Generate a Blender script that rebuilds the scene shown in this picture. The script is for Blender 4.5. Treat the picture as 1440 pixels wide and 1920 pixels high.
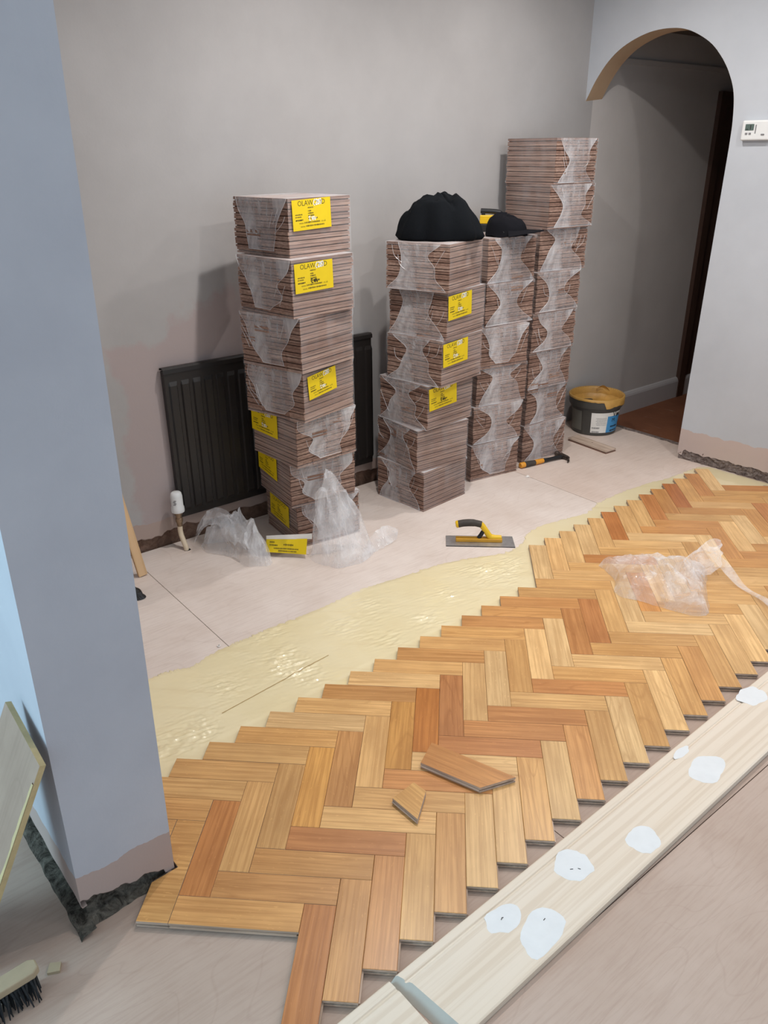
import bpy, bmesh, math, random
from mathutils import Vector, Matrix, noise

# ------------------------------------------------------------------ reset
for o in list(bpy.data.objects):
    bpy.data.objects.remove(o, do_unlink=True)
SC = bpy.context.scene
COL = SC.collection
random.seed(7)
PI = math.pi

# ------------------------------------------------------------------ camera
cam_d = bpy.data.cameras.new('camera')
cam_d.sensor_fit = 'VERTICAL'
cam_d.sensor_height = 36.0
cam_d.lens = 36.0 * 1476.416 / 1920.0
cam_d.clip_start = 0.02
cam = bpy.data.objects.new('camera', cam_d)
COL.objects.link(cam)
cx_ = Vector((0.9967783577, 0.0798519188, -0.0075217494))
cy_ = Vector((-0.0265358296, 0.4168288551, 0.9085975761))
cz_ = Vector((0.0756885421, -0.9054708038, 0.4176049185))
M = Matrix((cx_, cy_, cz_)).transposed().to_4x4()
M.translation = Vector((0.69819, -1.52715, 1.49894))
cam.matrix_world = M
SC.camera = cam

# ------------------------------------------------------------------ world, view
w = bpy.data.worlds.new('world')
SC.world = w
w.use_nodes = True
bg = w.node_tree.nodes['Background']
bg.inputs[0].default_value = (0.66, 0.83, 1.0, 1)
bg.inputs[1].default_value = 0.84
SC.view_settings.view_transform = 'Standard'
SC.view_settings.look = 'None'
SC.view_settings.gamma = 1.0
SC.view_settings.use_curve_mapping = False
SC.view_settings.exposure = 0.14

CEIL = 2.42
LAMPS = [((0.60, 1.08), 15.0), ((1.32, 1.90), 10.5), ((1.43, 0.38), 7.5), ((2.13, 1.20), 8.0), ((2.2, -0.45), 3.5)]
BEAM = math.radians(166)
WINDOW_POWER = 66.0

# ------------------------------------------------------------------ helpers
def lin(r, g, b):
    f = lambda c: (c / 255.0) / 12.92 if c / 255.0 <= 0.04045 else ((c / 255.0 + 0.055) / 1.055) ** 2.4
    return (f(r), f(g), f(b), 1.0)

def tag(o, label=None, cat=None, group=None, kind=None):
    if label: o['label'] = label
    if cat: o['category'] = cat
    if group: o['group'] = group
    if kind: o['kind'] = kind
    return o

def empty(name, loc=(0, 0, 0), rz=0.0):
    o = bpy.data.objects.new(name, None)
    COL.objects.link(o)
    o.location = loc
    o.rotation_euler = (0, 0, rz)
    o.empty_display_size = 0.05
    return o

class MB:
    """collects geometry for ONE mesh object"""
    def __init__(s): s.v = []; s.f = []; s.m = []
    def face(s, pts, m=0):
        n = len(s.v); s.v += [tuple(p) for p in pts]; s.f.append(tuple(range(n, n + len(pts)))); s.m.append(m)
    def box(s, a, b, m=0, mt=None):
        (x0, y0, z0), (x1, y1, z1) = a, b
        n = len(s.v)
        s.v += [(x0, y0, z0), (x1, y0, z0), (x1, y1, z0), (x0, y1, z0), (x0, y0, z1), (x1, y0, z1), (x1, y1, z1), (x0, y1, z1)]
        s.f += [(n + 3, n + 2, n + 1, n), (n + 4, n + 5, n + 6, n + 7), (n, n + 1, n + 5, n + 4), (n + 1, n + 2, n + 6, n + 5), (n + 2, n + 3, n + 7, n + 6), (n + 3, n, n + 4, n + 7)]
        s.m += [m, m if mt is None else mt, m, m, m, m]
    def obox(s, c, ax, ay, az, hx, hy, hz, m=0):
        c = Vector(c); ax, ay, az = Vector(ax).normalized(), Vector(ay).normalized(), Vector(az).normalized()
        n = len(s.v)
        for k in (-1, 1):
            for (i, j) in ((-1, -1), (1, -1), (1, 1), (-1, 1)):
                s.v.append(tuple(c + ax * hx * i + ay * hy * j + az * hz * k))
        s.f += [(n + 3, n + 2, n + 1, n), (n + 4, n + 5, n + 6, n + 7), (n, n + 1, n + 5, n + 4), (n + 1, n + 2, n + 6, n + 5), (n + 2, n + 3, n + 7, n + 6), (n + 3, n, n + 4, n + 7)]
        s.m += [m] * 6
    def prism(s, poly, z0, z1, m=0, mt=None):
        n = len(s.v); k = len(poly)
        s.v += [(p[0], p[1], z0) for p in poly] + [(p[0], p[1], z1) for p in poly]
        s.f.append(tuple(range(n + k - 1, n - 1, -1))); s.m.append(m)
        s.f.append(tuple(range(n + k, n + 2 * k))); s.m.append(m if mt is None else mt)
        for i in range(k):
            j = (i + 1) % k
            s.f.append((n + i, n + j, n + k + j, n + k + i)); s.m.append(m)
    def lathe(s, prof, c=(0, 0, 0), seg=32, m=0, cap=True):
        n = len(s.v); k = len(prof)
        for i in range(seg):
            a = 2 * PI * i / seg
            for (r, z) in prof: s.v.append((c[0] + r * math.cos(a), c[1] + r * math.sin(a), c[2] + z))
        for i in range(seg):
            j = (i + 1) % seg
            for q in range(k - 1):
                s.f.append((n + i * k + q, n + j * k + q, n + j * k + q + 1, n + i * k + q + 1)); s.m.append(m)
        if cap:
            s.f.append(tuple(n + i * k for i in range(seg - 1, -1, -1))); s.m.append(m)
            s.f.append(tuple(n + i * k + k - 1 for i in range(seg))); s.m.append(m)
    def tube(s, pts, rad, seg=10, m=0, flat=1.0, up=(0, 0, 1)):
        pts = [Vector(p) for p in pts]
        n = len(s.v); k = len(pts)
        for i, p in enumerate(pts):
            t = (pts[min(i + 1, k - 1)] - pts[max(i - 1, 0)]).normalized()
            u = Vector(up)
            if abs(t.dot(u)) > 0.95: u = Vector((1, 0, 0))
            a = t.cross(u).normalized(); b = a.cross(t).normalized()
            r = rad[i] if isinstance(rad, (list, tuple)) else rad
            for q in range(seg):
                an = 2 * PI * q / seg
                s.v.append(tuple(p + a * r * math.cos(an) + b * r * flat * math.sin(an)))
        for i in range(k - 1):
            for q in range(seg):
                q2 = (q + 1) % seg
                s.f.append((n + i * seg + q, n + i * seg + q2, n + (i + 1) * seg + q2, n + (i + 1) * seg + q)); s.m.append(m)
        s.f.append(tuple(n + q for q in range(seg - 1, -1, -1))); s.m.append(m)
        s.f.append(tuple(n + (k - 1) * seg + q for q in range(seg))); s.m.append(m)
    def grid(s, rows, m=0, close=False):
        n = len(s.v); a = len(rows); b = len(rows[0])
        for r in rows: s.v += [tuple(p) for p in r]
        for i in range(a - 1):
            for j in range(b if close else b - 1):
                j2 = (j + 1) % b
                s.f.append((n + i * b + j, n + i * b + j2, n + (i + 1) * b + j2, n + (i + 1) * b + j)); s.m.append(m)
    def mesh(s, name, mats, smooth=False, recalc=True):
        me = bpy.data.meshes.new(name)
        me.from_pydata(s.v, [], s.f)
        for mt in mats: me.materials.append(mt)
        for p, i in zip(me.polygons, s.m): p.material_index = i; p.use_smooth = smooth
        if recalc:
            bm = bmesh.new(); bm.from_mesh(me)
            bmesh.ops.remove_doubles(bm, verts=bm.verts, dist=1e-6)
            bmesh.ops.recalc_face_normals(bm, faces=bm.faces)
            bm.to_mesh(me); bm.free()
        me.update()
        return me
    def build(s, name, mats, parent=None, smooth=False, recalc=True, auto=None):
        if not isinstance(mats, (list, tuple)): mats = [mats]
        me = s.mesh(name, mats, smooth, recalc)
        o = bpy.data.objects.new(name, me)
        COL.objects.link(o)
        if parent: o.parent = parent
        if auto is not None:
            for p in me.polygons: p.use_smooth = True
            try: me.set_sharp_from_angle(angle=math.radians(auto))
            except Exception: pass
        return o

def inst(name, me, parent=None, loc=(0, 0, 0), rot=(0, 0, 0)):
    o = bpy.data.objects.new(name, me)
    COL.objects.link(o)
    o.parent = parent
    o.location = loc; o.rotation_euler = rot
    return o

def bevel(me, w, seg=1, angle=40):
    bm = bmesh.new(); bm.from_mesh(me)
    es = [e for e in bm.edges if len(e.link_faces) == 2 and e.calc_face_angle(0) > math.radians(angle)]
    bmesh.ops.bevel(bm, geom=es, offset=w, segments=seg, affect='EDGES', profile=0.5)
    bm.to_mesh(me); bm.free(); me.update()

def catmull(pts, n):
    out = []
    P = [pts[0]] + list(pts) + [pts[-1]]
    for i in range(1, len(P) - 2):
        for k in range(n):
            t = k / n
            out.append(tuple(0.5 * (2 * P[i][c] + (P[i + 1][c] - P[i - 1][c]) * t + (2 * P[i - 1][c] - 5 * P[i][c] + 4 * P[i + 1][c] - P[i + 2][c]) * t * t + (3 * P[i][c] - P[i - 1][c] - 3 * P[i + 1][c] + P[i + 2][c]) * t ** 3) for c in range(len(pts[0]))))
    out.append(tuple(pts[-1]))
    return out

def nz(x, y=0.0, z=0.0): return noise.noise(Vector((x, y, z)))

# ------------------------------------------------------------------ node materials
class NT:
    def __init__(s, name):
        s.mat = bpy.data.materials.new(name); s.mat.use_nodes = True
        s.t = s.mat.node_tree; s.b = s.t.nodes['Principled BSDF']; s.out = s.t.nodes['Material Output']
    def n(s, kind, **kw):
        nd = s.t.nodes.new(kind)
        for k, v in kw.items():
            if k.startswith('i_'):
                key = k[2:]; key = int(key) if key.isdigit() else key.replace('_', ' ')
                if hasattr(v, 'is_output') or isinstance(v, bpy.types.NodeSocket): s.t.links.new(v, nd.inputs[key])
                else: nd.inputs[key].default_value = v
            else: setattr(nd, k, v)
        return nd
    def link(s, a, b): s.t.links.new(a, b)
    def math(s, op, a, b=0.0, c=0.0, clamp=False):
        nd = s.n('ShaderNodeMath', operation=op, use_clamp=clamp)
        for i, v in enumerate((a, b, c)):
            if isinstance(v, bpy.types.NodeSocket): s.link(v, nd.inputs[i])
            else: nd.inputs[i].default_value = v
        return nd.outputs[0]
    def mix(s, f, a, b, mode='MIX'):
        nd = s.n('ShaderNodeMix', data_type='RGBA', blend_type=mode)
        for k, v in ((0, f), (6, a), (7, b)):
            if isinstance(v, bpy.types.NodeSocket): s.link(v, nd.inputs[k])
            else: nd.inputs[k].default_value = v
        return nd.outputs[2]
    def ramp(s, f, stops):
        nd = s.n('ShaderNodeValToRGB'); cr = nd.color_ramp
        while len(cr.elements) < len(stops): cr.elements.new(0.5)
        for e, (p, c) in zip(cr.elements, stops):
            e.position = p; e.color = c if len(c) == 4 else (*c, 1)
        s.link(f, nd.inputs[0]); return nd.outputs[0]
    def coords(s, scale=(1, 1, 1), rot=(0, 0, 0), loc=(0, 0, 0), vec=None):
        if vec is None: vec = s.n('ShaderNodeTexCoord').outputs['Object']
        m = s.n('ShaderNodeMapping'); s.link(vec, m.inputs[0])
        m.inputs['Scale'].default_value = scale; m.inputs['Rotation'].default_value = rot; m.inputs['Location'].default_value = loc
        return m.outputs[0]
    def noise(s, vec, scale, detail=4, rough=0.55, dist=0.0):
        nd = s.n('ShaderNodeTexNoise'); s.link(vec, nd.inputs['Vector'])
        nd.inputs['Scale'].default_value = scale; nd.inputs['Detail'].default_value = detail
        nd.inputs['Roughness'].default_value = rough; nd.inputs['Distortion'].default_value = dist
        return nd.outputs[0]
    def bump(s, h, strength, dist=0.01):
        nd = s.n('ShaderNodeBump'); s.link(h, nd.inputs['Height'])
        nd.inputs['Strength'].default_value = strength; nd.inputs['Distance'].default_value = dist
        s.link(nd.outputs[0], s.b.inputs['Normal']); return nd.outputs[0]
    def set(s, color=None, rough=None, metal=None, spec=None, coat=None, coatr=None):
        for k, v in (('Base Color', color), ('Roughness', rough), ('Metallic', metal), ('Specular IOR Level', spec), ('Coat Weight', coat), ('Coat Roughness', coatr)):
            if v is None: continue
            if isinstance(v, bpy.types.NodeSocket): s.link(v, s.b.inputs[k])
            else: s.b.inputs[k].default_value = v
        return s

def simple(name, col, rough=0.5, metal=0.0, var=0.12, scale=30.0, bump=0.0, coat=0.0):
    t = NT(name)
    n = t.noise(t.coords(), scale, 4)
    c = t.mix(t.math('MULTIPLY', n, 1.0), tuple(x * (1 - var) for x in col[:3]) + (1,), tuple(min(1, x * (1 + var)) for x in col[:3]) + (1,))
    t.set(c, rough, metal, coat=coat)
    if bump: t.bump(n, bump, 0.004)
    return t.mat

# wall directions (back wall and arch wall meet near a right angle)
WD = Vector((0.72777276, 0.68581835, 0)); WN = Vector((0.68581835, -0.72777276, 0)); WP = Vector((-0.4254, 1.3522, 0)) - WN * 0.02
def W(s, z, off=0.0): return WP + WD * s + WN * off + Vector((0, 0, z))
AA = math.radians(-43.5)
AD = Vector((math.cos(AA), math.sin(AA), 0)); AB = Vector((math.sin(-AA), math.cos(AA), 0)); AP = Vector((1.924, 2.513, 0))
def A(s, z, back=0.0): return AP + AD * s + AB * back + Vector((0, 0, z))

def plaster(name, light, dark, patch=None, patch_z=0.0, damp=False, tilt=0.0):
    t = NT(name)
    obj = t.n('ShaderNodeTexCoord').outputs['Object']
    n1 = t.noise(t.coords((1, 1, 1), vec=obj), 2.2, 5, 0.6)
    n2 = t.noise(t.coords((1, 1, 1), vec=obj), 14.0, 6, 0.7, 0.4)
    c = t.mix(t.ramp(n1, [(0.35, (0, 0, 0)), (0.65, (1, 1, 1))]), dark, light)
    c = t.mix(t.math('MULTIPLY', t.ramp(n2, [(0.45, (0, 0, 0)), (0.7, (1, 1, 1))]), 0.12), c, dark)
    sep = t.n('ShaderNodeSeparateXYZ'); t.link(obj, sep.inputs[0])
    if damp:
        # a patch of plaster that is still damp, with its own ragged outline
        sub = t.n('ShaderNodeVectorMath', operation='SUBTRACT'); t.link(obj, sub.inputs[0]); sub.inputs[1].default_value = WP
        dot = t.n('ShaderNodeVectorMath', operation='DOT_PRODUCT'); t.link(sub.outputs[0], dot.inputs[0]); dot.inputs[1].default_value = WD
        ns = t.noise(t.coords(vec=obj), 5.5, 5, 0.62)
        # rising upper outline:  z < 0.80 + 0.28*(s+0.15)
        top = t.math('SUBTRACT', t.math('ADD', t.math('MULTIPLY', t.math('MINIMUM', dot.outputs['Value'], 0.5), 0.36), 0.86), sep.outputs['Z'])
        left = t.math('MULTIPLY', t.math('ADD', dot.outputs['Value'], 0.135), 1.4)
        right = t.math('MULTIPLY', t.math('SUBTRACT', 0.75, dot.outputs['Value']), 0.8)
        e = t.math('MINIMUM', t.math('MINIMUM', top, left), right)
        e = t.math('ADD', e, t.math('MULTIPLY', t.math('SUBTRACT', ns, 0.5), 0.36))
        msk = t.ramp(t.math('ADD', t.math('MULTIPLY', e, 7.0), 0.5, clamp=True), [(0.30, (0, 0, 0)), (0.62, (1, 1, 1))])
        c = t.mix(t.math('MULTIPLY', msk, 0.9), c, lin(172, 157, 154))
    if patch is not None:
        npz = t.noise(t.coords((1, 1, 0.3), vec=obj), 9.0, 4, 0.6)
        zz = t.math('ADD', sep.outputs['Z'], t.math('MULTIPLY', t.math('SUBTRACT', npz, 0.5), 0.06))
        msk = t.math('LESS_THAN', zz, patch_z)
        c = t.mix(msk, c, patch)
    t.set(c, 0.82, spec=0.25)
    t.bump(t.math('ADD', n2, t.math('MULTIPLY', t.noise(t.coords(vec=obj), 90.0, 3), 0.3)), 0.12, 0.006)
    return t.mat

M_PLASTER = plaster('plaster_back', lin(174, 170, 168), lin(166, 162, 160), lin(174, 154, 144), 0.12, damp=True)
M_PLASTER_R = plaster('plaster_arch', lin(196, 199, 204), lin(188, 191, 196), lin(196, 178, 170), 0.165)
M_PLASTER_L = plaster('plaster_pillar', lin(188, 188, 194), lin(177, 177, 184), lin(178, 158, 150), 0.14)
M_SOFFIT = plaster('plaster_soffit', lin(196, 168, 138), lin(184, 154, 124))
M_HALLWALL = plaster('plaster_hall', lin(200, 194, 190), lin(192, 186, 182))

def rubble(name, c1, c2, sc):
    t = NT(name)
    v = t.coords()
    n = t.noise(v, sc, 8, 0.75, 0.8)
    n2 = t.noise(v, sc * 4, 6, 0.7)
    c = t.mix(t.ramp(n, [(0.38, (0, 0, 0)), (0.62, (1, 1, 1))]), c1, c2)
    t.set(c, 0.95, spec=0.1)
    t.bump(t.math('ADD', n, t.math('MULTIPLY', n2, 0.5)), 1.0, 0.02)
    return t.mat
M_RENDER = rubble('bare_render', lin(118, 92, 78), lin(152, 124, 108), 14)
M_RUBBLE = rubble('bare_masonry', lin(120, 104, 98), lin(176, 160, 152), 30)
M_DARKRUB = rubble('dark_masonry', lin(66, 60, 54), lin(150, 142, 130), 34)

def oak(name, finished=True):
    t = NT(name)
    tc = t.n('ShaderNodeTexCoord').outputs['Object']
    oi = t.n('ShaderNodeObjectInfo')
    off = t.n('ShaderNodeCombineXYZ')
    t.link(t.math('MULTIPLY', oi.outputs['Random'], 53.0), off.inputs[0])
    t.link(t.math('MULTIPLY', oi.outputs['Random'], 17.0), off.inputs[1])
    t.link(t.math('MULTIPLY', oi.outputs['Random'], 29.0), off.inputs[2])
    add = t.n('ShaderNodeVectorMath', operation='ADD'); t.link(tc, add.inputs[0]); t.link(off.outputs[0], add.inputs[1])
    v = add.outputs[0]
    fine = t.noise(t.coords((3.5, 125, 125), vec=v), 1.0, 5, 0.62, 0.15)
    rings = t.noise(t.coords((1.5, 17, 17), vec=v), 1.0, 1.0, 0.3, 0.2)
    band = t.math('ABSOLUTE', t.math('SINE', t.math('MULTIPLY', rings, 30.0)))
    blotch = t.noise(t.coords((5, 9, 9), vec=v), 1.0, 3)
    fleck = t.noise(t.coords((70, 200, 200), vec=v, rot=(0, 0, 0.5)), 1.0, 2, 0.5)
    oc = oi.outputs['Color']
    dark = t.mix(1.0, oc, (0.68, 0.57, 0.47, 1), 'MULTIPLY')
    lite = t.mix(1.0, oc, (1.18, 1.16, 1.12, 1), 'MULTIPLY')
    c = t.mix(t.ramp(blotch, [(0.3, (0, 0, 0)), (0.75, (1, 1, 1))]), t.mix(0.5, oc, dark), lite)
    c = t.mix(t.math('MULTIPLY', t.ramp(band, [(0.0, (1, 1, 1)), (0.35, (0, 0, 0))]), t.math('MULTIPLY', oi.outputs['Random'], 0.60)), c, dark)
    c = t.mix(t.math('MULTIPLY', t.ramp(fine, [(0.40, (1, 1, 1)), (0.58, (0, 0, 0))]), 0.62), c, dark)
    c = t.mix(t.math('MULTIPLY', t.ramp(fleck, [(0.66, (0, 0, 0)), (0.72, (1, 1, 1))]), 0.4), c, lite)
    t.set(c, 0.36 if finished else 0.75, spec=0.4 if finished else 0.2, coat=0.15 if finished else 0.0, coatr=0.25)
    t.bump(fine, 0.12 if finished else 0.3, 0.002)
    return t.mat
M_OAK = oak('oak_finished')

def raw_oak(name, a, b, dk):
    t = NT(name)
    tc = t.n('ShaderNodeTexCoord').outputs['Object']
    oi = t.n('ShaderNodeObjectInfo')
    off = t.n('ShaderNodeCombineXYZ')
    for i in range(3): t.link(t.math('MULTIPLY', oi.outputs['Random'], 31.0 + 9 * i), off.inputs[i])
    add = t.n('ShaderNodeVectorMath', operation='ADD'); t.link(tc, add.inputs[0]); t.link(off.outputs[0], add.inputs[1])
    v = add.outputs[0]
    n1 = t.noise(t.coords((7, 60, 190), vec=v), 1.0, 4, 0.6)
    n2 = t.noise(t.coords((4, 12, 30), vec=v), 1.0, 3)
    c = t.mix(t.ramp(oi.outputs['Random'], [(0.0, (0, 0, 0)), (1.0, (1, 1, 1))]), a, b)
    c = t.mix(t.math('MULTIPLY', t.ramp(n1, [(0.4, (1, 1, 1)), (0.62, (0, 0, 0))]), 0.42), c, dk)
    c = t.mix(t.math('MULTIPLY', t.ramp(n2, [(0.52, (0, 0, 0)), (0.75, (1, 1, 1))]), 0.35), c, dk)
    t.set(c, 0.8, spec=0.2)
    t.bump(n1, 0.25, 0.002)
    return t.mat
M_RAW = raw_oak('oak_raw_edge', lin(146, 115, 101), lin(180, 150, 134), lin(88, 60, 48))
M_RAWPALE = raw_oak('oak_raw_side', lin(196, 172, 152), lin(214, 192, 174), lin(128, 104, 88))
M_GROOVE = raw_oak('oak_groove', lin(96, 72, 60), lin(130, 104, 90), lin(58, 42, 34))

def plywood(name, ang, a, b, dk):
    t = NT(name)
    obj = t.n('ShaderNodeTexCoord').outputs['Object']
    r = t.coords((1, 1, 1), rot=(0, 0, -ang), vec=obj)
    fig = t.noise(t.coords((1.1, 3.6, 1), vec=r), 1.0, 2, 0.4, 0.5)
    rings = t.math('ABSOLUTE', t.math('SINE', t.math('MULTIPLY', fig, 44.0)))
    fine = t.noise(t.coords((9, 130, 1), vec=r), 1.0, 5, 0.62)
    stain = t.noise(obj, 3.2, 5, 0.6)
    smear = t.noise(t.coords((4, 18, 1), vec=r), 1.0, 5, 0.65)
    c = t.mix(t.ramp(stain, [(0.33, (0, 0, 0)), (0.68, (1, 1, 1))]), a, b)
    c = t.mix(t.math('MULTIPLY', t.ramp(rings, [(0.0, (1, 1, 1)), (0.16, (0, 0, 0))]), 0.12), c, dk)
    c = t.mix(t.math('MULTIPLY', t.ramp(fine, [(0.36, (1, 1, 1)), (0.54, (0, 0, 0))]), 0.17), c, dk)
    c = t.mix(t.math('MULTIPLY', t.ramp(smear, [(0.60, (0, 0, 0)), (0.78, (1, 1, 1))]), 0.35), c, lin(226, 214, 204))
    c = t.mix(1.0, c, t.n('ShaderNodeObjectInfo').outputs['Color'], 'MULTIPLY')
    t.set(c, 0.62, spec=0.3)
    t.bump(fine, 0.12, 0.002)
    return t.mat
PLYA = math.atan2(WD.y, WD.x)
M_PLY = plywood('plywood', PLYA, lin(216, 200, 189), lin(230, 217, 208), lin(172, 146, 132))
M_PLYOLD = plywood('plywood_offcut', 0.4, lin(150, 126, 110), lin(170, 146, 128), lin(110, 88, 74))
M_SUB = simple('subfloor', lin(60, 45, 38), 0.9)
M_LAMINATE = plywood('hall_laminate', PLYA + PI / 2, lin(118, 74, 52), lin(136, 88, 62), lin(80, 46, 32))

def pine(name, ang, a, b, dk):
    t = NT(name)
    obj = t.n('ShaderNodeTexCoord').outputs['Object']
    r = t.coords((1, 1, 1), rot=(0, 0, -ang), vec=obj)
    fine = t.noise(t.coords((1.0, 70, 1), vec=r), 1.0, 4, 0.55)
    wide = t.noise(t.coords((0.8, 14, 1), vec=r), 1.0, 3)
    c = t.mix(wide, a, b)
    c = t.mix(t.math('MULTIPLY', t.ramp(fine, [(0.42, (1, 1, 1)), (0.52, (0, 0, 0))]), 0.30), c, dk)
    t.set(c, 0.6, spec=0.3)
    return t.mat
M_PINE = pine('pine_board', math.radians(44.6), lin(222, 204, 182), lin(232, 219, 204), lin(196, 172, 146))
M_STRIP = pine('timber_strip', 0.0, lin(214, 176, 132), lin(224, 190, 148), lin(180, 140, 98))
M_FILLER = simple('white_filler', lin(226, 226, 226), 0.8, var=0.06, bump=0.3)
M_ENDGRAIN = simple('grey_end', lin(178, 176, 168), 0.8)

def glue(name):
    t = NT(name)
    obj = t.n('ShaderNodeTexCoord').outputs['Object']
    v = t.coords((9, 85, 1), rot=(0, 0, -0.61), vec=obj)
    ridg = t.noise(v, 1.0, 2, 0.5, 0.2)
    sp = t.noise(obj, 120.0, 3, 0.6)
    lump = t.noise(obj, 5.0, 4, 0.55)
    c = t.mix(lump, lin(238, 219, 170), lin(244, 231, 194))
    thin = t.noise(t.coords((2.0, 26, 1), rot=(0, 0, -0.85), vec=obj), 1.0, 4, 0.6)
    c = t.mix(t.math('MULTIPLY', t.ramp(thin, [(0.58, (0, 0, 0)), (0.74, (1, 1, 1))]), 0.35), c, lin(220, 196, 146))
    t.set(c, 0.35, spec=0.4, coat=1.0, coatr=0.05)
    t.b.inputs['Coat IOR'].default_value = 1.75
    t.bump(sp, 0.05, 0.002)
    return t.mat
M_GLUE = glue('wet_adhesive')
M_GLUEDRY = simple('adhesive_in_tub', lin(196, 150, 78), 0.45, var=0.25, scale=25, bump=0.8)

def film(name, fac, haze, rough=0.12, bump=0.5, scale=28.0, tint=(0.95, 0.95, 0.97, 1)):
    t = NT(name)
    obj = t.n('ShaderNodeTexCoord').outputs['Object']
    n = t.noise(obj, scale, 4, 0.6, 0.6)
    n2 = t.noise(t.coords((1, 1, 0.35), vec=obj), scale * 0.6, 5, 0.65, 0.5)
    t.set(tint, rough, spec=0.6)
    t.bump(n, bump, 0.008)
    tr = t.n('ShaderNodeBsdfTransparent')
    mx = t.n('ShaderNodeMixShader')
    f = t.math('ADD', fac, t.math('MULTIPLY', t.ramp(n2, [(0.42, (0, 0, 0)), (0.72, (1, 1, 1))]), haze), clamp=True)
    t.link(f, mx.inputs[0]); t.link(tr.outputs[0], mx.inputs[1]); t.link(t.b.outputs[0], mx.inputs[2])
    t.link(mx.outputs[0], t.out.inputs[0])
    return t.mat
M_FILM = film('wrap_clear', 0.05, 0.12, 0.12, 0.7, 16.0)
M_HAZE = film('wrap_hazy', 0.14, 0.42, 0.16, 0.8, 18.0)
M_TOPFILM = film('wrap_top', 0.34, 0.30, 0.25, 0.4, 14.0)  # whiter than the side film, imitating the bright reflection on pack tops
M_RIM = film('wrap_rim', 0.30, 0.45, 0.2, scale=14.0)
M_BAG = film('polythene', 0.20, 0.32, 0.10, 0.8, 22.0)

M_YELLOW = simple('label_yellow', lin(232, 200, 12), 0.45, var=0.05)
M_INK = simple('label_ink', lin(58, 48, 18), 0.6)
M_MARKER = simple('marker_white', lin(240, 240, 235), 0.5)
M_BLACKMARK = simple('marker_black', lin(18, 18, 18), 0.5)
M_PAPERW = simple('label_white_back', lin(236, 232, 224), 0.6, var=0.05)
M_RAD = simple('radiator_black', lin(34, 30, 28), 0.42, var=0.1)
M_WHITEP = simple('white_plastic', lin(226, 226, 224), 0.4, var=0.03)
M_BRASS = simple('tarnished_brass', lin(150, 128, 104), 0.4, 0.7, var=0.3, scale=60)
M_PIPE = simple('cream_pipe', lin(222, 204, 176), 0.5, var=0.06)
M_DARKHOLE = simple('dark_hole', lin(26, 22, 20), 0.9)
M_STEEL = simple('trowel_steel', lin(190, 190, 190), 0.38, 0.75, var=0.35, scale=35)
M_TYEL = simple('tool_yellow', lin(236, 190, 30), 0.4, var=0.08)
M_TYELD = simple('tool_yellow_dirty', lin(206, 150, 40), 0.5, var=0.15)
M_GRIP = simple('rubber_grip', lin(64, 56, 50), 0.7, var=0.5, scale=50)
M_BLACKT = simple('tool_black', lin(26, 26, 28), 0.55)
M_ORANGE = simple('handle_orange', lin(222, 150, 44), 0.5, var=0.1)
M_HAMHEAD = simple('hammer_steel', lin(84, 74, 68), 0.45, 0.6, var=0.4, scale=60)
M_TUB = simple('tub_grey', lin(74, 72, 68), 0.5, var=0.15)
M_TUBLIGHT = simple('tub_grey_label', lin(112, 110, 102), 0.5, var=0.1)
M_BLUE = simple('label_blue', lin(70, 150, 205), 0.5, var=0.05)
M_LCD = simple('lcd_green_grey', lin(88, 104, 98), 0.3, var=0.05)
M_BTN = simple('button_grey', lin(128, 126, 128), 0.5)
M_SKIRT = simple('skirting_paint', lin(186, 182, 182), 0.5, var=0.04)
M_DOORW = simple('dark_door_wood', lin(74, 52, 42), 0.5, var=0.2)
M_CEILM = simple('ceiling_white', lin(232, 230, 226), 0.9, var=0.02)
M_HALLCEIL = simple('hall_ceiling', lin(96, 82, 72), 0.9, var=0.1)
M_CRUMB = simple('plaster_crumb', lin(232, 226, 220), 0.8)
M_BRISTLE = simple('black_bristle', lin(26, 30, 34), 0.6, var=0.4, scale=200)
M_BRUSHW = simple('brush_wood', lin(170, 152, 124), 0.6, var=0.15)

def cloth(name, c):
    t = NT(name)
    obj = t.n('ShaderNodeTexCoord').outputs['Object']
    n = t.noise(obj, 420.0, 2)
    sp = t.noise(obj, 42.0, 2, 0.4)
    col = t.mix(t.ramp(sp, [(0.765, (0, 0, 0)), (0.785, (1, 1, 1))]), c, lin(200, 200, 198))
    t.set(col, 0.95, spec=0.1)
    t.bump(n, 0.35, 0.003)
    return t.mat
M_CLOTH = cloth('black_fleece', lin(20, 22, 25))
M_CAP = cloth('black_cotton', lin(24, 24, 28))

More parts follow.
